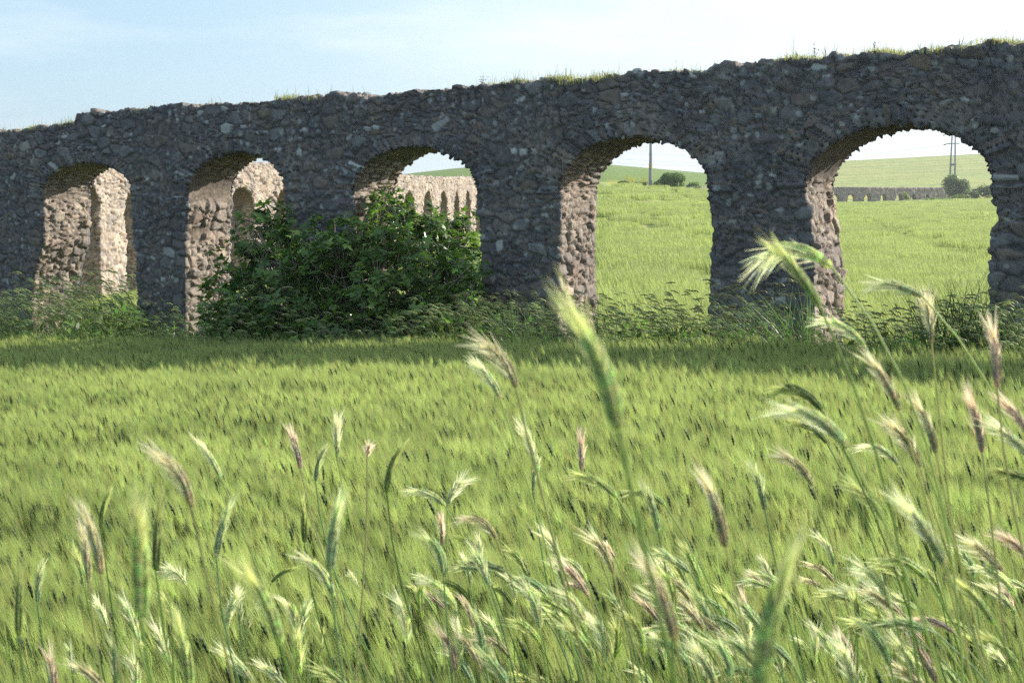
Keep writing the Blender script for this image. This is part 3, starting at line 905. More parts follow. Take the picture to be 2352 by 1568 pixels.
fig = empty('fig_bush', (root[0], root[1], rootz))
tag(fig, 'broad dark green fig bush in front of the second and third arches', 'bush')
GL, GB = Geo(), Geo()
R0 = np.array([root[0], root[1], rootz])
for (u, v, ru, rv, d) in BL:
    s, z = sz(u, v, -d); c2 = to_main(np.array([s]), np.array([-d]))[0]; C = np.array([c2[0], c2[1], z])
    m = C[1] / F
    rad = np.array([ru * m * 1.05, .55 + .12 * ru * m, rv * m])
    # branch to the clump
    nb = 3
    for b in range(nb):
        off = np.array([r.gauss(0, .45), r.gauss(0, .4), r.gauss(0, .45)]) * rad
        T = C + off
        mid = R0 * .45 + T * .55 + np.array([r.gauss(0, .12), r.gauss(0, .1), .25 * r.random()])
        st = R0 + np.array([r.uniform(-.6, .6), r.uniform(-.25, .25), -.05])
        tt = np.linspace(0, 1, 9)[:, None]
        P = st * (1 - tt) ** 2 + 2 * mid * tt * (1 - tt) + T * tt ** 2 + np.random.RandomState(b + int(u)).normal(0, .02, (9, 3))
        GB.tube(P, np.linspace(.035, .010, 9), 5, (.20, .18, .15))
        for _ in range(7):
            a = P[r.randint(4, 8)]
            e = C + np.array([r.gauss(0, .6), r.gauss(0, .6), r.gauss(0, .6)]) * rad
            mm_ = (a + e) / 2 + np.array([0, 0, -.08])
            GB.tube([a, mm_, e], np.array([.010, .008, .005]), 4, (.24, .22, .18))
    nsh = int(46 * (ru * rv) / 3600 * .75) + 12
    for _ in range(nsh):                               # shoots with a rosette of leaves
        dv = nrm([r.gauss(0, 1), r.gauss(0, 1), r.gauss(0, 1)])
        q = r.uniform(.3, 1.3) if r.random() < .85 else r.uniform(1.2, 1.6)
        sp_ = C + dv * rad * q
        sd = nrm(dv * .6 + np.array([r.gauss(0, .3) - .1, r.gauss(0, .3), .8]))
        tip = sp_ + sd * .16
        GB.tube([sp_ - sd * .12, sp_, tip], np.array([.006, .005, .003]), 3, (.2, .2, .12))
        tone = r.random()
        for k in range(r.randint(5, 8)):
            th = k * 2.4 + r.random()
            a = nrm(np.cross(sd, [.2, .9, .3])); b2 = np.cross(sd, a)
            o = math.cos(th) * a + math.sin(th) * b2
            ld = nrm(o + sd * r.uniform(-.2, .9) + np.array([-.12, 0, -.15]))
            base = sp_ + sd * (.03 + .02 * k) + o * .03
            col = (.060, .125, .022) if tone < .55 else (.10, .19, .034)
            if r.random() < .12: col = (.20, .33, .06)
            fig_leaf(GL, base, ld, nrm(sd + np.array([r.gauss(0, .25), r.gauss(0, .25), .4])), r.uniform(.09, .18), jit(col, r, .25))
mk_obj('crown', GL.mesh('crown', M_FIG, False, R0), fig)
mk_obj('branches', GB.mesh('branches', M_BARK, True, R0), fig)

# dark reedy clump at the foot of the right arch and weeds clumps
def blade_clump(u, v, Y, hgt, wid, n, label, name='grass_clump', col=(.045, .075, .025), lean=-.1, cat='grass clump', heads=0):
    hgt = hgt * 1.4; n = int(n * 1.4); Y = Y - .9; col = tuple(c * 1.3 for c in col)
    p = at(u, v, Y); z = g1(p[0], p[1]); r = random.Random(int(u + v)); G = Geo()
    for _ in range(n):
        x, y = r.gauss(0, wid * .3), r.gauss(0, .15); hh = hgt * r.uniform(.5, 1.05); th = r.uniform(0, 6.28)
        tt = np.linspace(0, 1, 6); dv = np.array([math.cos(th) * .35 + lean, math.sin(th) * .3, -.12])
        P = np.array([x, y, 0]) + np.outer(tt * hh, [0, 0, 1]) + np.outer(tt ** 2 * hh, dv); w = r.uniform(.009, .018)
        G.ribbon(P, [w, w, w, w * .8, w * .5, .001], nrm([math.sin(th) + .5, -math.cos(th) * .6, 0]), jit(col, r, .35))
        if heads and r.random() < heads:
            d = nrm(P[-1] - P[-2])
            ear_geo(G, P[-1], nrm(d + np.array([-.5, 0, -.2])), r.uniform(.08, .13), None, np.array([-.25, 0, -.35]), .009, jit((.17, .18, .09), r), jit((.3, .3, .16), r), .06, 8, 3, 4, .0015, .3, r)
    o = mk_obj(name, G.mesh(name, M_WEED), None, (p[0], p[1], z)); tag(o, label, cat, 'clumps of wild plants at the wall foot')
blade_clump(2205, 700, 18.6, 1.35, .75, 190, 'dark bristling reed clump under the rightmost arch beside the right pier', col=(.04, .07, .03), lean=.02)
blade_clump(2060, 700, 19.0, 1.0, .7, 90, 'feathery pale clump in the middle of the rightmost arch opening', heads=.5, col=(.09, .13, .05))
blade_clump(1850, 700, 19.6, 1.25, .6, 90, 'tall nodding wild oat clump against the pier between the two right arches', heads=.6, col=(.08, .13, .05), lean=-.3)
blade_clump(1765, 700, 19.9, 1.2, .5, 60, 'wild oat clump with drooping heads hiding the left foot of the right pier', heads=.6, col=(.08, .13, .05), lean=-.35)
blade_clump(1560, 730, 20.8, .85, .8, 110, 'dark broad leaved clump in the lower right of the fourth arch', col=(.04, .075, .02), heads=.1)
blade_clump(1200, 710, 21.5, 1.1, .5, 80, 'tall pale wild oat clump in front of the pier left of the fourth arch', heads=.6, col=(.09, .14, .06), lean=-.25)
blade_clump(1345, 720, 21.0, .95, .9, 120, 'silvery wild grass clump at the sunlit foot of the fourth arch jamb', heads=.5, col=(.12, .17, .08))
blade_clump(865, 740, 22.3, .75, .4, 36, 'small sunlit oat clump low in front of the fig bush', heads=.7, col=(.14, .18, .07), lean=-.4)
blade_clump(245, 690, 27.6, 1.15, 1.0, 150, 'bright green weeds filling the foot of the leftmost arch', col=(.10, .19, .04), heads=.2)

# ------------------------------------------------------------------ far bushes, poles, hut
def leaf_bush(name, u, v, Y, wpx, hpx, label, col, n=1600, leaf=.14, cat='bush', trunk=True, sink=.1, group=None):
    """v = base pixel"""
    p = at(u, v, Y); m = Y / F; W, H = wpx * m, hpx * m; z = g1(p[0], p[1]) - sink
    r = np.random.RandomState(int(u * 7 + v)); G = Geo()
    nb = 11
    cen = np.column_stack([r.uniform(-.36, .36, nb) * W, r.uniform(-.3, .3, nb) * W * .8, r.uniform(.28, .78, nb) * H])
    cr = r.uniform(.16, .28, nb)
    col = tuple(c * 1.35 for c in col)
    for i in range(n):
        b = r.randint(nb)
        d = r.normal(0, 1, 3); d /= np.linalg.norm(d)
        q = cen[b] + d * np.array([W, W, H * 1.1]) * cr[b] * r.uniform(.6, 1.1)
        if q[2] < 0.05 * H: q[2] = r.uniform(.02, .2) * H
        a = nrm(d + r.normal(0, .7, 3)); t_ = nrm(np.cross(a, r.normal(0, 1, 3)))
        l = leaf * r.uniform(.6, 1.3)
        V = [q - t_ * l * .5, q + np.cross(a, t_) * l * .3, q + t_ * l * .5, q - np.cross(a, t_) * l * .3]
        k = 1 + r.uniform(-.35, .35)
        G.add(V, [(0, 1, 2, 3)], None, np.array(col) * k)
    o = empty(name, (p[0], p[1], z)); tag(o, label, cat, group)
    mk_obj('crown', G.mesh('crown', M_BUSH, False), o)
    GT = Geo()
    for i in range(6):
        e = cen[i] + r.normal(0, .1, 3)
        GT.tube([[r.uniform(-.05, .05) * W, 0, -.2], [e[0] * .4, e[1] * .4, e[2] * .55], e], np.array([.05, .035, .015]) * max(.5, H / 2.5), 5, (.2, .18, .15))
    mk_obj('trunk', GT.mesh('trunk', M_BARK), o)
    return o

leaf_bush('round_bush', 1537, 438, 192, 72, 42, 'round dense green bush right of the lone pole beyond the fourth arch', (.075, .125, .032), 5200, .24)
leaf_bush('small_bush', 1593, 432, 200, 30, 19, 'small pale bush partly cut off by the right side of the fourth arch', (.10, .15, .05), 1200, .24)
leaf_bush('field_tree', 2192, 462, 292, 54, 62, 'loose rounded tree at the foot of the double pole beyond the rightmost arch', (.085, .125, .045), 4200, .42, 'tree')
leaf_bush('sapling', 2082, 471, 286, 16, 26, 'slim pale sapling in front of the distant aqueduct', (.17, .2, .055), 420, .38, 'tree', sink=.0)
for i, (u, v, w, h, c, lb) in enumerate([(2262, 462, 44, 36, (.06, .095, .03), 'dark scrub bush right of the small stone hut'), (2232, 466, 40, 26, (.10, .15, .05), 'pale green scrub bush below the small stone hut'),
        (2205, 468, 46, 18, (.12, .17, .045), 'low bright scrub between the tree and the hut'), (2160, 470, 60, 10, (.11, .16, .05), 'low grassy scrub left of the tree at the end of the distant aqueduct'),
        (2282, 474, 30, 9, (.09, .12, .04), 'low dark mound of scrub in yellow flowers at the right edge of the arch view'), (2300, 455, 46, 40, (.07, .11, .035), 'scrub bush cut off by the right side of the rightmost arch')]):
    leaf_bush('scrub_bush', u, v, 288 - i, w, h, lb, c, 1100, .42, 'bush', group='scrub bushes at the end of the distant aqueduct')
for i, (u, v, w, h, c, lb) in enumerate([(1432, 424, 34, 10, (.12, .16, .05), 'low grassy hummock left of the lone pole'), (1470, 426, 34, 12, (.16, .17, .05), 'low hummock with yellow flowers at the foot of the lone pole'),
        (1605, 437, 26, 12, (.10, .13, .045), 'low scrub at the right of the fourth arch view')]):
    leaf_bush('hummock', u, v, 194 - i, w, h, lb, c, 900, .3, 'plant', group='low growth beside the lone pole')
# yellow flowering umbels
for i, (u, v, h) in enumerate(((1441, 418, 22), (1452, 414, 16), (1478, 420, 20))):
    p = at(u, v, 190); G = Geo(); rr = random.Random(i); H = h * 190 / F
    G.tube([[0, 0, -.3], [.02, 0, H * .6], [0, 0, H]], np.array([.03, .025, .015]), 4, (.2, .22, .06))
    for _ in range(60):
        q = np.array([rr.gauss(0, .2), rr.gauss(0, .2), H * rr.uniform(.55, 1.05)])
        t_ = nrm([rr.gauss(0, 1), rr.gauss(0, 1), rr.gauss(0, 1)]); s_ = nrm(np.cross(t_, [0, .3, 1]))
        G.add([q - t_ * .07, q + s_ * .06, q + t_ * .07, q - s_ * .06], [(0, 1, 2, 3)], None, (.45, .38, .05))
    o = mk_obj('fennel_plant', G.mesh('fennel_plant', M_BUSH, False), None, (p[0], p[1], g1(p[0], p[1])))
    tag(o, ('tall yellow flowering fennel furthest left of the lone pole', 'shorter yellow flowering fennel second left of the lone pole', 'yellow flowering fennel nearest the lone pole')[i], 'plant', 'yellow flowering plants by the lone pole')

def tube_mesh(name, P, rad, k, mat, parent=None, loc=None, cap=True):
    G = Geo(); G.tube(P, rad, k, (.2, .2, .2))
    n = len(P)
    V, Fs, C = G.arrays()
    me = mk_mesh(name, V, Fs + [np.array([[ (n - 1) * k + 0, (n - 1) * k + i, (n - 1) * k + i + 1] for i in range(1, k - 1)])], None, None, mat)
    return mk_obj(name, me, parent, loc)

p = at(1494, 420, 192); gp = g1(p[0], p[1]); H = 9.5
pole = empty('utility_pole', (p[0], p[1], gp)); tag(pole, 'single grey utility pole rising from the ridge beyond the fourth arch', 'pole')
tube_mesh('shaft', [[0, 0, -.5], [0, 0, 4], [0, 0, H]], np.array([.26, .22, .15]), 12, M_CONC, pole)
G = Geo()
G.tube([[0, 0, 2.55], [0, 0, 2.75]], .262, 12, (.55, .40, .05)); G.tube([[0, 0, 2.95], [0, 0, 3.12]], .258, 12, (.55, .40, .05))
mk_obj('warning_band', G.mesh('warning_band', M_BUSH), pole)
tube_mesh('crossarm', [[-1.1, 0, H - .5], [1.1, 0, H - .5]], .06, 6, M_CONC, pole)
for xx in (-1.0, 0.0, 1.0):
    tube_mesh('insulator', [[xx, 0, H - .5], [xx, 0, H - .15]], np.array([.07, .05]), 8, M_WIRE, pole)
PT1 = np.array([p[0], p[1], gp + H - .2])

Yp = 296; p = at(2187, 440, Yp); gp = g1(p[0], p[1]); zt_ = at(2187, 303, Yp)[2]; H = zt_ - gp
pyl = empty('double_pole', (p[0], p[1], gp)); tag(pyl, 'tall twin leg power pole with crossarm behind the tree beyond the rightmost arch', 'pole')
for sx in (-1, 1):
    tube_mesh('leg', [[sx * .58, 0, -.5], [sx * .48, 0, H * .5], [sx * .32, 0, H]], np.array([.24, .2, .15]), 10, M_CONC, pyl)
zb = at(2187, 378, Yp)[2] - gp; zc_ = at(2187, 330, Yp)[2] - gp
G = Geo(); G.tube([[-.62, 0, zb], [.62, 0, zb]], .27, 6, (.2, .2, .2)); mk_obj('brace', G.mesh('brace', M_CONC), pyl)
tube_mesh('crossarm', [[-1.35, 0, zc_], [1.3, 0, zc_]], .12, 6, M_CONC, pyl)
tube_mesh('insulator', [[-2.1, -.2, zc_ - .3], [-1.5, 0, zc_ - .1]], np.array([.13, .13]), 8, M_WIRE, pyl)
tube_mesh('insulator', [[-2.3, -.2, zc_ + 1.7], [-1.7, 0, zc_ + 1.9]], np.array([.13, .13]), 8, M_WIRE, pyl)
zti = zc_ + 1.9
tube_mesh('crossarm', [[-1.7, 0, zti], [1.3, 0, zti]], .11, 6, M_CONC, pyl)
def wire(A, B, sag, label, rad=.016):
    tt = np.linspace(0, 1, 60)[:, None]; P = A * (1 - tt) + B * tt; P[:, 2] -= (4 * tt * (1 - tt) * sag)[:, 0]
    o = tube_mesh('power_line', P, rad, 4, M_WIRE); tag(o, label, 'cable', 'overhead power lines')
W0 = np.array([p[0], p[1], gp])
wire(W0 + [-2.3, -.2, zti - .2], np.array([at(1330, 300, 420)[0], 420, at(1330, 372, 420)[2] + 4]), 3.0, 'topmost thin cable running left from the twin leg pole')
wire(W0 + [-2.1, -.2, zc_ - .3], np.array([at(1330, 300, 420)[0], 420, at(1330, 386, 420)[2] + 4]), 3.0, 'middle thin cable running left from the twin leg pole crossarm')
wire(W0 + [1.2, -.2, zc_ + .2], np.array([at(1330, 300, 420)[0], 422, at(1330, 396, 420)[2] + 4]), 3.2, 'lowest thin cable running left behind the twin leg pole')
wire(PT1 + [-1, 0, 0], np.array([at(700, 330, 260)[0], 260, at(700, 330, 260)[2]]), 2.0, 'thin cable crossing the sky gap above the hill in the third arch')

# little stone hut
p = at(2237, 431, 297); gp = g1(p[0], p[1]) - .3
hut = empty('stone_hut', (p[0], p[1], gp)); tag(hut, 'tiny dark gabled stone hut standing on the far field edge', 'hut')
prof = np.array([(-.85, 0), (.85, 0), (.85, 1.5), (.45, 2.1), (0, 2.3), (-.45, 2.1), (-.85, 1.5)]) * np.array([1.0, 1.0])
pf = np.array([(x, -.6, z) for x, z in prof] + [(x, .6, z) for x, z in prof]); n = 7
me = mk_mesh('wall', pf, [np.array([(i, (i + 1) % n, n + (i + 1) % n, n + i) for i in range(n)]), np.array([(0, i, i + 1) for i in range(1, n - 1)] + [(n, n + i + 1, n + i) for i in range(1, n - 1)])], None, None, simple_mat('dark_stone', (.13, .13, .14), .9, .35, 3, .6), False)
mk_obj('wall', me, hut)
rf = np.array([(-.95, -.7, 1.45), (-.5, -.7, 2.17), (0, -.7, 2.4), (.5, -.7, 2.17), (.95, -.7, 1.45)])
rf = np.vstack([rf, rf + [0, 1.4, 0], rf + [0, 0, .1], rf + [0, 1.4, .1]])
q = []
for i in range(4): q += [(i, i + 1, 6 + i, 5 + i), (10 + i, 15 + i, 16 + i, 11 + i), (i, 10 + i, 11 + i, i + 1), (5 + i, 6 + i, 16 + i, 15 + i)]
mk_obj('roof', mk_mesh('roof', rf, [np.array(q)], None, None, simple_mat('roof_stone', (.10, .10, .11), .9, .3, 3, .6), False), hut)
G = Geo(); G.add([(-.3, -.615, .0), (.3, -.615, .0), (.3, -.615, 1.1), (-.3, -.615, 1.1), (-.3, -.55, 0), (.3, -.55, 0), (.3, -.55, 1.1), (-.3, -.55, 1.1)], [(0, 1, 2, 3), (0, 4, 5, 1), (1, 5, 6, 2), (3, 2, 6, 7), (0, 3, 7, 4)], None, (.04, .035, .03))
mk_obj('door', G.mesh('door', M_BUSH, False), hut)

# ------------------------------------------------------------------ foreground wild barley
GREEN, PALE, TAN, DARK, PURP, BLUE = range(6)
CE = {GREEN: (.44, .53, .21), PALE: (.60, .67, .36), TAN: (.50, .48, .27), DARK: (.24, .32, .10), PURP: (.52, .45, .34), BLUE: (.40, .50, .28)}
CA = {GREEN: (.62, .66, .30), PALE: (.78, .79, .53), TAN: (.72, .67, .46), DARK: (.42, .47, .18), PURP: (.74, .62, .48), BLUE: (.58, .63, .35)}

def stalk(B, T, kind, label, group=None, length=.135, curve=.12, fan=.24, rooted=None, seed=0, full=True, awn_k=1.0, fat=1.15):
    """B, T: pixels of the ear's foot and of the tip of its beard; distance follows from the real length"""
    r = random.Random(seed)
    B = np.array(B, float); T = np.array(T, float)
    px = np.hypot(*(T - B)); Y = length * F / px * r.uniform(.92, 1.0)
    Y = min(max(Y, .85), 5.2)
    depth = r.uniform(-.02, .03)
    b = at(B[0], B[1], Y); t = at(T[0], T[1], Y + depth)
    ax = t - b; Ltot = np.linalg.norm(ax); a = ax / Ltot
    droop = nrm(np.array([0, 0, 1.]) - a * a[2])
    earL = Ltot * .60
    root = empty('wild_barley', (b[0] + .0, b[1], g1(b[0], b[1])))
    O = np.array(root.location)
    # axis curve: leaves the foot upward and bends over towards the beard
    def axis(tt):
        tt = np.asarray(tt)[:, None]
        return b + ax * tt + droop * (4 * tt * (1 - tt)) * Ltot * curve
    tang0 = nrm(axis([.02])[0] - b)
    # ear
    G = Geo()
    G.tube(axis(np.linspace(0, .56, 10)), np.linspace(.0016, .0007, 10), 4, CE[kind])
    ns = 15 if full else 9
    sidev = nrm(np.cross(a, [0, -1, .05])); fv = nrm(np.cross(sidev, a))
    wE = earL * .085 * fat * r.uniform(.85, 1.15)
    for i in range(ns):
        f = (i + .3) / ns; p0 = axis([.56 * f])[0]; tg = nrm(axis([.56 * f + .03])[0] - p0)
        sv = nrm(np.cross(tg, [0, -1, .05]))
        k = (math.sin(math.pi * min(1, f * .8 + .16)) ** .6)
        for sd in (-1, 0, 1):
            o = sv * sd * .8 + fv * (.5 if sd == 0 else -.15)
            dv = nrm(tg + o * .34)
            l = earL / ns * 2.3 * (.85 + .3 * r.random()); w = wE * .62 * k
            c0 = p0 + o * wE * .45 * k
            tt = np.array([0, .3, .7, 1.0]); rad = np.array([.2, .9, .75, .1]) * w * .75
            G.tube(c0 + np.outer(tt * l, dv), rad, 4 if not full else 5, jit(CE[kind], r, .28))
    ear = None
    V, Fs, C = G.arrays()
    # stem
    GS = Geo()
    reach = r.uniform(.22, .55) if rooted is None else rooted
    foot = np.array([b[0] + reach * (1 if B[0] > 300 else .5), b[1] + r.uniform(-.05, .25), 0]); foot[2] = g1(foot[0], foot[1]) - .02
    hgt = b[2] - foot[2]
    d0 = -tang0
    # leave the ear in its own line, then turn down
    c1 = b + nrm(d0 + np.array([.15, 0, -.45])) * min(.5, hgt * .45); c2 = foot + np.array([-.10, 0, hgt * .4])
    tt = np.linspace(0, 1, 16)[:, None]
    P = b * (1 - tt) ** 3 + 3 * c1 * tt * (1 - tt) ** 2 + 3 * c2 * tt ** 2 * (1 - tt) + foot * tt ** 3
    scol = {GREEN: (.22, .32, .10), PALE: (.34, .42, .17), TAN: (.36, .38, .18), DARK: (.16, .25, .08), PURP: (.36, .38, .2), BLUE: (.2, .3, .15)}[kind]
    GS.tube(P, np.linspace(.0016, .0026, 16) * (1 + .12 * max(0, Y - 1.5)), 5, scol)
    stem = mk_obj('stem', GS.mesh('stem', M_EAR, True, O), root)
    ear = mk_obj('ear', mk_mesh('ear', V - O, Fs, None, C, M_EAR), root)
    # awns
    GA = Geo(); na = 95 if full else 46
    for q in range(na):
        f = .06 + .94 * (q / na); p0 = axis([.56 * f])[0]; tg = nrm(axis([min(.56 * f + .05, 1)])[0] - p0)
        sv = nrm(np.cross(tg, [0, -1, .05]))
        o = sv * r.uniform(-1, 1) + fv * r.uniform(-.8, .8)
        tip = axis([min(1.0, .56 * f + .44)])[0]
        al = Ltot * .44 * r.uniform(.55, 1.15) * awn_k
        dv = nrm(nrm(tip - p0) * 1.0 + o * fan * 1.25 * r.uniform(.5, 1.1))
        tt = np.array([0, .35, .7, 1.])
        Pa = p0 + sv * 0 + np.outer(tt * al, dv) + np.outer(tt ** 2 * al, o * .10 - droop * curve * .5)
        wv = nrm(np.cross(dv, [r.uniform(-.3, .3), 1, r.uniform(-.3, .3)]))
        w = max(.0009, .00058 * Y) * r.uniform(.8, 1.2)
        GA.ribbon(Pa, np.array([w * 1.3, w, w * .8, w * .15]), wv, jit(CA[kind], r, .2))
    mk_obj('awns', GA.mesh('awns', M_EAR, False, O), ear)
    # leaves
    for _ in range(r.choice([0, 1, 1, 2])):
        i = r.randint(6, 12); p0 = P[i]; th = r.uniform(0, 6.28); ll = r.uniform(.10, .2)
        tt = np.linspace(0, 1, 6); d = np.array([math.cos(th) * .8 - .3, math.sin(th) * .6, .9])
        LP = p0 + np.outer(tt * ll, nrm(d)) + np.outer(tt ** 2 * ll, [d[0] * .3, 0, -.5])
        GLf = Geo(); GLf.ribbon(LP, [.004, .006, .006, .005, .003, .0005], nrm(np.cross(d, [0, 0, 1.]) + .01), jit((.13, .19, .06), r, .25))
        mk_obj('leaf', GLf.mesh('leaf', M_EAR, True, O), root)
    tag(root, label, 'grass ear', group)
    return root

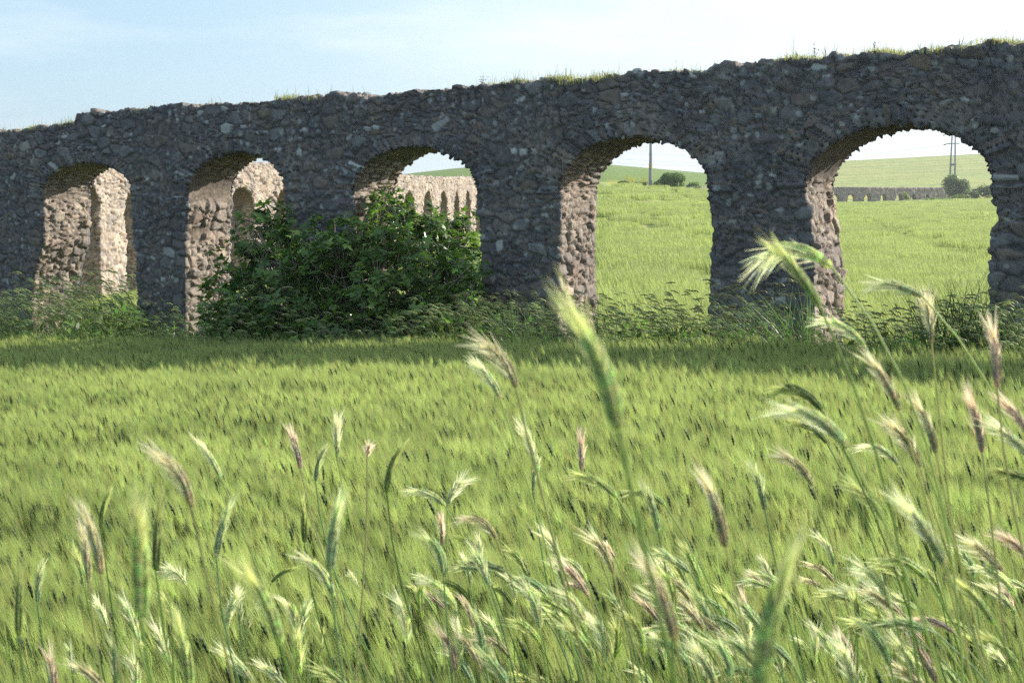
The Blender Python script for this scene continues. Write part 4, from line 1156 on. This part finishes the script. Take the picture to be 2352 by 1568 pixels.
G1 = 'wild barley ears in the foreground'
EARS = [
 ((1420, 990), (1258, 628), GREEN, 'largest long green ear slanting up to a pink tip before the fourth arch', .07, .12),
 ((1912, 615), (1688, 655), PALE, 'arched bushy ear nodding left in front of the right pier', .30, .40),
 ((1884, 705), (1740, 525), GREEN, 'straight green ear with pink beard crossing behind the bushy arched ear', .04, .12),
 ((1185, 893), (1048, 765), TAN, 'brown backed ear curving left in the shadow band below the fourth arch', .18, .3),
 ((1150, 918), (1063, 812), PALE, 'pale green ear tucked just under the brown backed one', .10, .25),
 ((2140, 790), (2112, 645), TAN, 'upright tan ear before the rightmost arch opening', .05, .3),
 ((2120, 682), (1965, 655), PALE, 'nearly level pale blurred ear meeting the upright tan one', .10, .2),
 ((1988, 795), (1845, 732), PALE, 'pale ear leaning left across the foot of the right pier', .14, .2),
 ((2067, 945), (1958, 790), TAN, 'slim tan ear with dark back above the wheat at right', .08, .15),
 ((2290, 892), (2265, 700), PURP, 'tall blurred ear with purplish beard by the right pier foot', .04, .15),
 ((1889, 943), (1728, 908), DARK, 'dark green ear arched flat like a caterpillar', .22, .2),
 ((1948, 1032), (1728, 932), PALE, 'long pale arched ear directly under the dark caterpillar one', .16, .18),
 ((1900, 1018), (1795, 960), DARK, 'short dark ear lying under the long pale arch', .12, .18),
 ((2150, 1042), (2078, 885), TAN, 'narrow brown ear leaning left of the pinkish twin ears', .07, .15),
 ((2113, 1075), (1998, 938), TAN, 'curved wheat coloured ear with dark grains in a row', .10, .28),
 ((2256, 1040), (2204, 870), PURP, 'pink bearded ear with brown base at right', .06, .16),
 ((2380, 1065), (2235, 955), PALE, 'bright pale ear running off the right edge', .08, .2),
 ((2372, 1015), (2270, 890), PURP, 'brownish ear above the bright pale one at the right edge', .07, .16),
 ((2065, 1070), (1945, 1028), PALE, 'small arched yellowish ear with hanging thin stem', .20, .16),
 ((2390, 1115), (2245, 1080), DARK, 'level dark ear with long fine pale beard at the right edge', .08, .25),
 ((1235, 1085), (1183, 950), PALE, 'pale ear with ragged white beard left of centre above the tangle', .06, .2),
 ((1225, 1128), (1240, 1040), BLUE, 'short bluish ear hanging behind the ragged pale one', .05, .12),
 ((1336, 1082), (1334, 972), PURP, 'upright fuzzy purplish ear alone in the mid field', .02, .2),
 ((1417, 1142), (1288, 1085), GREEN, 'leaning green ear with grains along its top, centre of the field', .12, .16),
 ((1528, 1162), (1418, 1135), GREEN, 'small green ear leaning left over a bluish one', .18, .14),
 ((1512, 1222), (1470, 1092), BLUE, 'bluish green ear with purple beard below the small leaning one', .05, .15),
 ((1667, 1258), (1588, 1045), TAN, 'slender brown green ear with faint hazy beard', .06, .1),
 ((1757, 1172), (1716, 1042), BLUE, 'blue green ear with pink bristles standing alone', .05, .14),
 ((1867, 1117), (1755, 1030), TAN, 'tan ear with pale feathery beard on a long diagonal stem', .14, .22),
 ((2032, 1197), (1912, 1092), GREEN, 'light green ear with pinkish bristles right of the tan feathery one', .10, .25),
 ((2172, 1302), (2025, 1108), PALE, 'large pale ear with pink tip stretching down the right side', .06, .13),
 ((2140, 1290), (2100, 1200), DARK, 'dark ear half hidden under the large pale one', .04, .1),
 ((1917, 1307), (1858, 1213), PALE, 'small pale curved ear right of the blurred diagonal one', .14, .16),
 ((1897, 1362), (1828, 1330), TAN, 'small brown nodding ear beside the blurred diagonal one', .18, .2),
 ((1778, 1347), (1738, 1268), PALE, 'little straw coloured ear on a thin stem', .05, .2),
 ((1028, 1163), (1092, 1080), PALE, 'bushy cream ear leaning right above a purple one', .12, .45),
 ((1022, 1162), (913, 1128), PALE, 'pale ear lying left, joined under the bushy cream one', .16, .18),
 ((1016, 1252), (1010, 1165), PURP, 'short purple ear under the cream bushy one', .02, .25),
 ((1142, 1243), (1028, 1190), TAN, 'arched tan ear right of the short purple one', .24, .22),
 ((1110, 1312), (1093, 1210), PALE, 'upright pale green ear below the arched tan one', .03, .12),
 ((1107, 1282), (1028, 1225), DARK, 'slender dark arched ear left of the upright pale one', .16, .15),
 ((440, 1168), (307, 1003), TAN, 'big brown ear curving up left with a pink beard', .14, .20),
 ((508, 1098), (437, 990), PALE, 'slim pale green ear on a long straight diagonal stem at left', .05, .10),
 ((690, 1077), (657, 962), PURP, 'purple brown upright ear above the left field', .04, .16),
 ((775, 1052), (776, 930), PALE, 'upright cream bearded ear right of the purple brown one', .02, .2),
 ((725, 1106), (757, 1008), BLUE, 'grey green ear leaning right under the cream bearded one', .07, .12),
 ((888, 1132), (940, 995), DARK, 'dark green ear leaning right with faint beard', .08, .1),
 ((699, 1247), (693, 1118), DARK, 'dark slim upright ear below the purple brown one', .03, .08),
 ((232, 1215), (262, 1108), DARK, 'thin dark green curved ear at upper left', .08, .08),
 ((232, 1320), (172, 1128), TAN, 'tan green ear with hazy pink beard at left', .05, .12),
 ((203, 1340), (182, 1170), TAN, 'straight brownish ear beside the hazy pink bearded one', .03, .12),
 ((325, 1422), (316, 1075), GREEN, 'tallest blurred upright green ear at left', .03, .08),
 ((358, 1312), (372, 1110), DARK, 'dark upright ear right of the tallest blurred one', .03, .10),
 ((86, 1388), (101, 1272), BLUE, 'blurred slate blue ear near the left edge', .04, .14),
 ((42, 1460), (50, 1262), DARK, 'slim dark ear closest to the left edge', .03, .06),
 ((497, 1282), (542, 1130), BLUE, 'blue green ear leaning right, left of the big green one', .05, .08),
 ((645, 1482), (522, 1255), GREEN, 'big green ear with brown base and pale beard, lower left', .08, .13),
 ((520, 1447), (562, 1335), PALE, 'cream ear leaning right, left of the big green one with brown base', .08, .2),
 ((567, 1450), (595, 1378), PALE, 'small cream fan shaped ear under the leaning cream one', .06, .35),
 ((623, 1337), (692, 1300), DARK, 'dark ear leaning right against a pale curved one', .10, .10),
 ((765, 1372), (662, 1258), PALE, 'pale green curved ear with yellow beard, lower left of centre', .15, .16),
 ((428, 1345), (352, 1300), PALE, 'ear with wide fan of white bristles at left', .18, .9),
 ((758, 1312), (790, 1105), BLUE, 'long blurred grey green upright ear left of the thin straight stem', .03, .1),
 ((825, 1352), (793, 1308), PALE, 'tiny white tipped ear beside the thin straight stem', .06, .3),
 ((1077, 1377), (972, 1338), DARK, 'low dark arched ear left of the dense tangle', .20, .12),
 ((1082, 1350), (1058, 1262), PALE, 'pale upright ear above the low dark arched one', .05, .1),
 ((1177, 1392), (1105, 1338), DARK, 'dark green arched ear at the left of the dense tangle', .16, .14),
 ((1290, 1295), (1225, 1200), PALE, 'pale ear with pinkish bristles at the top of the tangle', .08, .3),
 ((1552, 1475), (1438, 1225), TAN, 'largest blurred pale brown ear in the lower middle', .06, .12),
 ((1600, 1412), (1538, 1318), PALE, 'thin pale ear right of the largest blurred brown one', .06, .12),
 ((1413, 1282), (1383, 1240), PURP, 'tiny pinkish bud like ear above the tangle', .05, .3),
 ((1348, 1362), (1288, 1340), PURP, 'short brown ear lying flat within the tangle', .14, .15),
 ((1642, 1452), (1568, 1328), BLUE, 'soft grey green ear right of the lower middle', .06, .14),
 ((1722, 1432), (1650, 1398), TAN, 'curled brownish ear with pale bristles, lower right of centre', .22, .25),
 ((2285, 1435), (2168, 1308), GREEN, 'fresh green ear below the large pale one at right', .06, .14),
 ((2192, 1452), (2068, 1428), PURP, 'dark purplish ear bent flat at lower right', .14, .16),
 ((2335, 1412), (2238, 1328), PALE, 'slim pale ear pointing up left near the lower right edge', .07, .12),
 ((2305, 1320), (2180, 1225), TAN, 'broad blurred tan ear above the slim pale one at right', .10, .3),
 ((2380, 1300), (2262, 1210), PURP, 'pinkish blurred ear at the right edge halfway down', .08, .25),
 ((1745, 1600), (1850, 1180), GREEN, 'very long blurred green ear leaning right from the bottom edge', .05, .05),
 ((2340, 1530), (2225, 1440), GREEN, 'green ear in the lower right corner region', .08, .16),
 ((582, 1570), (478, 1472), PALE, 'pale feathery ear cut by the bottom edge, left of centre', .08, .18),
 ((105, 1552), (78, 1480), PALE, 'pale hunched ear in the lower left corner', .10, .2),
 ((195, 1352), (160, 1235), GREEN, 'soft green ear under the hazy pink bearded one', .06, .1),
 ((248, 1445), (205, 1360), PALE, 'silvery forked ear at lower left', .08, .3),
 ((1172, 1512), (1065, 1458), TAN, 'brown arched ear with green tip near the bottom centre', .16, .2),
 ((1645, 1575), (1558, 1450), PALE, 'creamy blurred ear cut by the bottom edge', .06, .25),
 ((435, 1580), (395, 1380), GREEN, 'broad blurred green ear rising from the bottom edge at left', .04, .12),
 ((1110, 1500), (1075, 1370), BLUE, 'soft blue green ear over the brown arched one', .05, .14),
 ((1965, 1590), (1905, 1440), PALE, 'pale beard rising from the bottom edge at right', .06, .3),
 ((2110, 1560), (2020, 1440), PALE, 'pale green ear leaning left, bottom right of centre', .08, .16),
]
for i, (B, T, k, lb, cv, fn) in enumerate(EARS):
    stalk(B, T, k, lb, G1, curve=cv, fan=fn, seed=i + 1, length={1: .15, 74: .12}.get(i, .135), fat=1.5 if i == 1 else 1.15)
# the thin straight stem with a broken little head
stalk((843, 1052), (852, 1005), PURP, 'tiny purple spiky head on a tall straight stem, left of centre', G1, length=.05, curve=.02, fan=.9, rooted=-.04, seed=88, full=False)
# the dense tangle low in the picture
rt = random.Random(21)
spots = []
for i in range(64): spots.append((rt.uniform(1000, 1700), rt.uniform(1300, 1600), 'a'))
for i in range(52): spots.append((rt.uniform(1700, 2400), rt.uniform(1330, 1610), 'b'))
for i in range(18): spots.append((rt.uniform(20, 980), rt.uniform(1420, 1610), 'c'))
for i, (x, y, w) in enumerate(spots):
    L = rt.uniform(80, 165); an = R(rt.gauss(132, 20) if w != 'c' else rt.gauss(110, 22))
    lab = {'a': 'awned grass ear in the dense tangle at the bottom centre', 'b': 'awned grass ear in the loose tangle along the bottom right', 'c': 'awned grass ear among the sparse ones at the bottom left'}[w]
    kd = rt.choice([GREEN, PALE, PALE, TAN, PALE, BLUE, GREEN, GREEN, PURP, PALE, BLUE])
    stalk((x, y), (x + L * math.cos(an), y - L * math.sin(an)), kd, lab, {'a': 'ears in the bottom centre tangle', 'b': 'ears in the bottom right tangle', 'c': 'sparse ears at the bottom left'}[w], curve=rt.uniform(.04, .2), fan=rt.uniform(.12, .35), seed=500 + i, fat=.95, full=False, rooted=rt.uniform(.1, .3))

# loose green undergrowth of stems below the tangle
def verge_patch(seed):
    r = random.Random(seed); G = Geo()
    for _ in range(26):
        x, y = r.gauss(0, .13), r.gauss(0, .1); hh = r.uniform(.35, .85); dx = -r.uniform(.05, .35)
        tt = np.linspace(0, 1, 6)
        P = np.array([x, y, 0]) + np.outer(tt * hh, [0, 0, 1]) + np.outer(tt ** 1.6 * hh, [dx, r.gauss(0, .08), 0])
        c = jit(r.choice([(.10, .16, .05), (.13, .19, .06), (.30, .28, .14), (.09, .15, .04), (.13, .19, .06), (.16, .24, .07), (.45, .36, .09)]), r, .2)
        if r.random() < .55: G.tube(P, np.linspace(.0018, .0010, 6), 4, c)
        else:
            w = r.uniform(.004, .008); th = r.uniform(0, 3.14)
            G.ribbon(P, [w, w, w, w * .8, w * .5, .0005], (math.cos(th), math.sin(th), 0), c)
    return G.mesh('verge_tuft', M_EAR)
vm = [verge_patch(700 + i) for i in range(5)]
vp = []
for i in range(270):
    y = rt.uniform(1.9, 4.3); x = rt.uniform(-.1, .42) * y + rt.gauss(0, .15); vp.append((x, y, g1(x, y)))
for i in range(34):
    y = rt.uniform(2.2, 4.2); x = rt.uniform(-.40, 0) * y; vp.append((x, y, g1(x, y)))
vo_ = gn_scatter('verge_grass', vp, rng.uniform(-.4, .4, len(vp)), rng.uniform(.85, 1.3, len(vp)), rng.integers(0, 5, len(vp)), vm)
tag(vo_, 'thin leaning green stems and blades of the field verge', 'grass', kind='stuff')

# ------------------------------------------------------------------ sky and sun
SUN_AZ = R(67)       # from +Y towards +X
SUN_EL = R(27.0)
sd = np.array([math.sin(SUN_AZ) * math.cos(SUN_EL), math.cos(SUN_AZ) * math.cos(SUN_EL), math.sin(SUN_EL)])
w = bpy.data.worlds.new('World'); scene.world = w; w.use_nodes = True
nt = w.node_tree
for n in list(nt.nodes): nt.nodes.remove(n)
out = N(nt, 'ShaderNodeOutputWorld'); bg = N(nt, 'ShaderNodeBackground')
sky = N(nt, 'ShaderNodeTexSky'); sky.sky_type = 'NISHITA'; sky.sun_disc = False
sky.sun_elevation = SUN_EL; sky.sun_rotation = SUN_AZ; sky.altitude = 200; sky.air_density = 1.0; sky.dust_density = 1.4; sky.ozone_density = 1.0
tc = N(nt, 'ShaderNodeTexCoord'); mp = N(nt, 'ShaderNodeMapping'); mp.inputs['Scale'].default_value = (2.2, 2.2, 11); mp.inputs['Rotation'].default_value = (0, R(8), R(20))
no = N(nt, 'ShaderNodeTexNoise'); no.inputs['Scale'].default_value = 1.6; no.inputs['Detail'].default_value = 9; no.inputs['Roughness'].default_value = .58
nt.links.new(tc.outputs['Generated'], mp.inputs[0]); nt.links.new(mp.outputs[0], no.inputs['Vector'])
cr = N(nt, 'ShaderNodeMapRange'); cr.inputs[1].default_value = .5; cr.inputs[2].default_value = .8; cr.inputs[3].default_value = 0; cr.inputs[4].default_value = .6
nt.links.new(no.outputs[0], cr.inputs[0])
sx = N(nt, 'ShaderNodeSeparateXYZ'); nt.links.new(tc.outputs['Generated'], sx.inputs[0])
bank = N(nt, 'ShaderNodeMapRange', interpolation_type='SMOOTHSTEP'); bank.inputs[1].default_value = -.25; bank.inputs[2].default_value = .32; bank.inputs[4].default_value = .8; nt.links.new(sx.outputs[0], bank.inputs[0])
add = N(nt, 'ShaderNodeMath', operation='ADD', use_clamp=True); nt.links.new(cr.outputs[0], add.inputs[0]); nt.links.new(bank.outputs[0], add.inputs[1])
veil = N(nt, 'ShaderNodeMix', data_type='RGBA'); veil.inputs[0].default_value = .5; nt.links.new(sky.outputs[0], veil.inputs[6]); veil.inputs[7].default_value = (4.2, 6.4, 8.0, 1)
mx = N(nt, 'ShaderNodeMix', data_type='RGBA'); nt.links.new(add.outputs[0], mx.inputs[0]); nt.links.new(veil.outputs[2], mx.inputs[6]); mx.inputs[7].default_value = (7.0, 7.6, 8.0, 1)
nt.links.new(mx.outputs[2], bg.inputs[0]); bg.inputs[1].default_value = .075
nt.links.new(bg.outputs[0], out.inputs[0])

sl = bpy.data.lights.new('sun', 'SUN'); sl.energy = 5.0; sl.angle = R(.53); sl.color = (1, .93, .84)
so = bpy.data.objects.new('sun', sl); COL.objects.link(so)
from mathutils import Vector
so.rotation_euler = Vector(sd.tolist()).to_track_quat('Z', 'Y').to_euler(); so.location = (0, 0, 60)

# ------------------------------------------------------------------ camera
cd = bpy.data.cameras.new('camera'); cam = bpy.data.objects.new('camera', cd); COL.objects.link(cam)
cd.sensor_width = 36; cd.lens = F / 2352 * 36; cd.clip_start = .05; cd.clip_end = 6000
cam.location = (0, 0, E); cam.rotation_euler = (R(90) - PITCH, 0, 0)
cd.dof.use_dof = True; cd.dof.focus_distance = 12.5; cd.dof.aperture_fstop = cd.lens / 5.0
scene.camera = cam
scene.view_settings.view_transform = 'Standard'; scene.view_settings.look = 'None'; scene.view_settings.gamma = 1; scene.view_settings.exposure = 1.05
scene.cycles.max_bounces = 7; scene.cycles.diffuse_bounces = 4; scene.cycles.transmission_bounces = 5; scene.cycles.transparent_max_bounces = 8
scene.cycles.use_denoising = False; scene.cycles.use_adaptive_sampling = False

if HAZE:
    G = Geo()
    x0, x1, y0, y1, z0, z1 = -1300, 1300, -40, 2300, -60, 140
    G.add([(x0, y0, z0), (x1, y0, z0), (x1, y1, z0), (x0, y1, z0), (x0, y0, z1), (x1, y0, z1), (x1, y1, z1), (x0, y1, z1)],
          [(0, 3, 2, 1), (4, 5, 6, 7), (0, 1, 5, 4), (1, 2, 6, 5), (2, 3, 7, 6), (3, 0, 4, 7)])
    m, nt, out = new_mat('air'); pv = N(nt, 'ShaderNodeVolumePrincipled'); pv.inputs['Density'].default_value = HAZE; pv.inputs['Color'].default_value = (.9, .94, 1, 1); pv.inputs['Anisotropy'].default_value = .6
    nt.links.new(pv.outputs[0], out.inputs['Volume'])
    V, Fs, C = G.arrays()
    o = mk_obj('haze', mk_mesh('haze', V, Fs, None, None, m, False)); tag(o, kind='stuff', label='thin pale haze over the far fields', cat='haze')
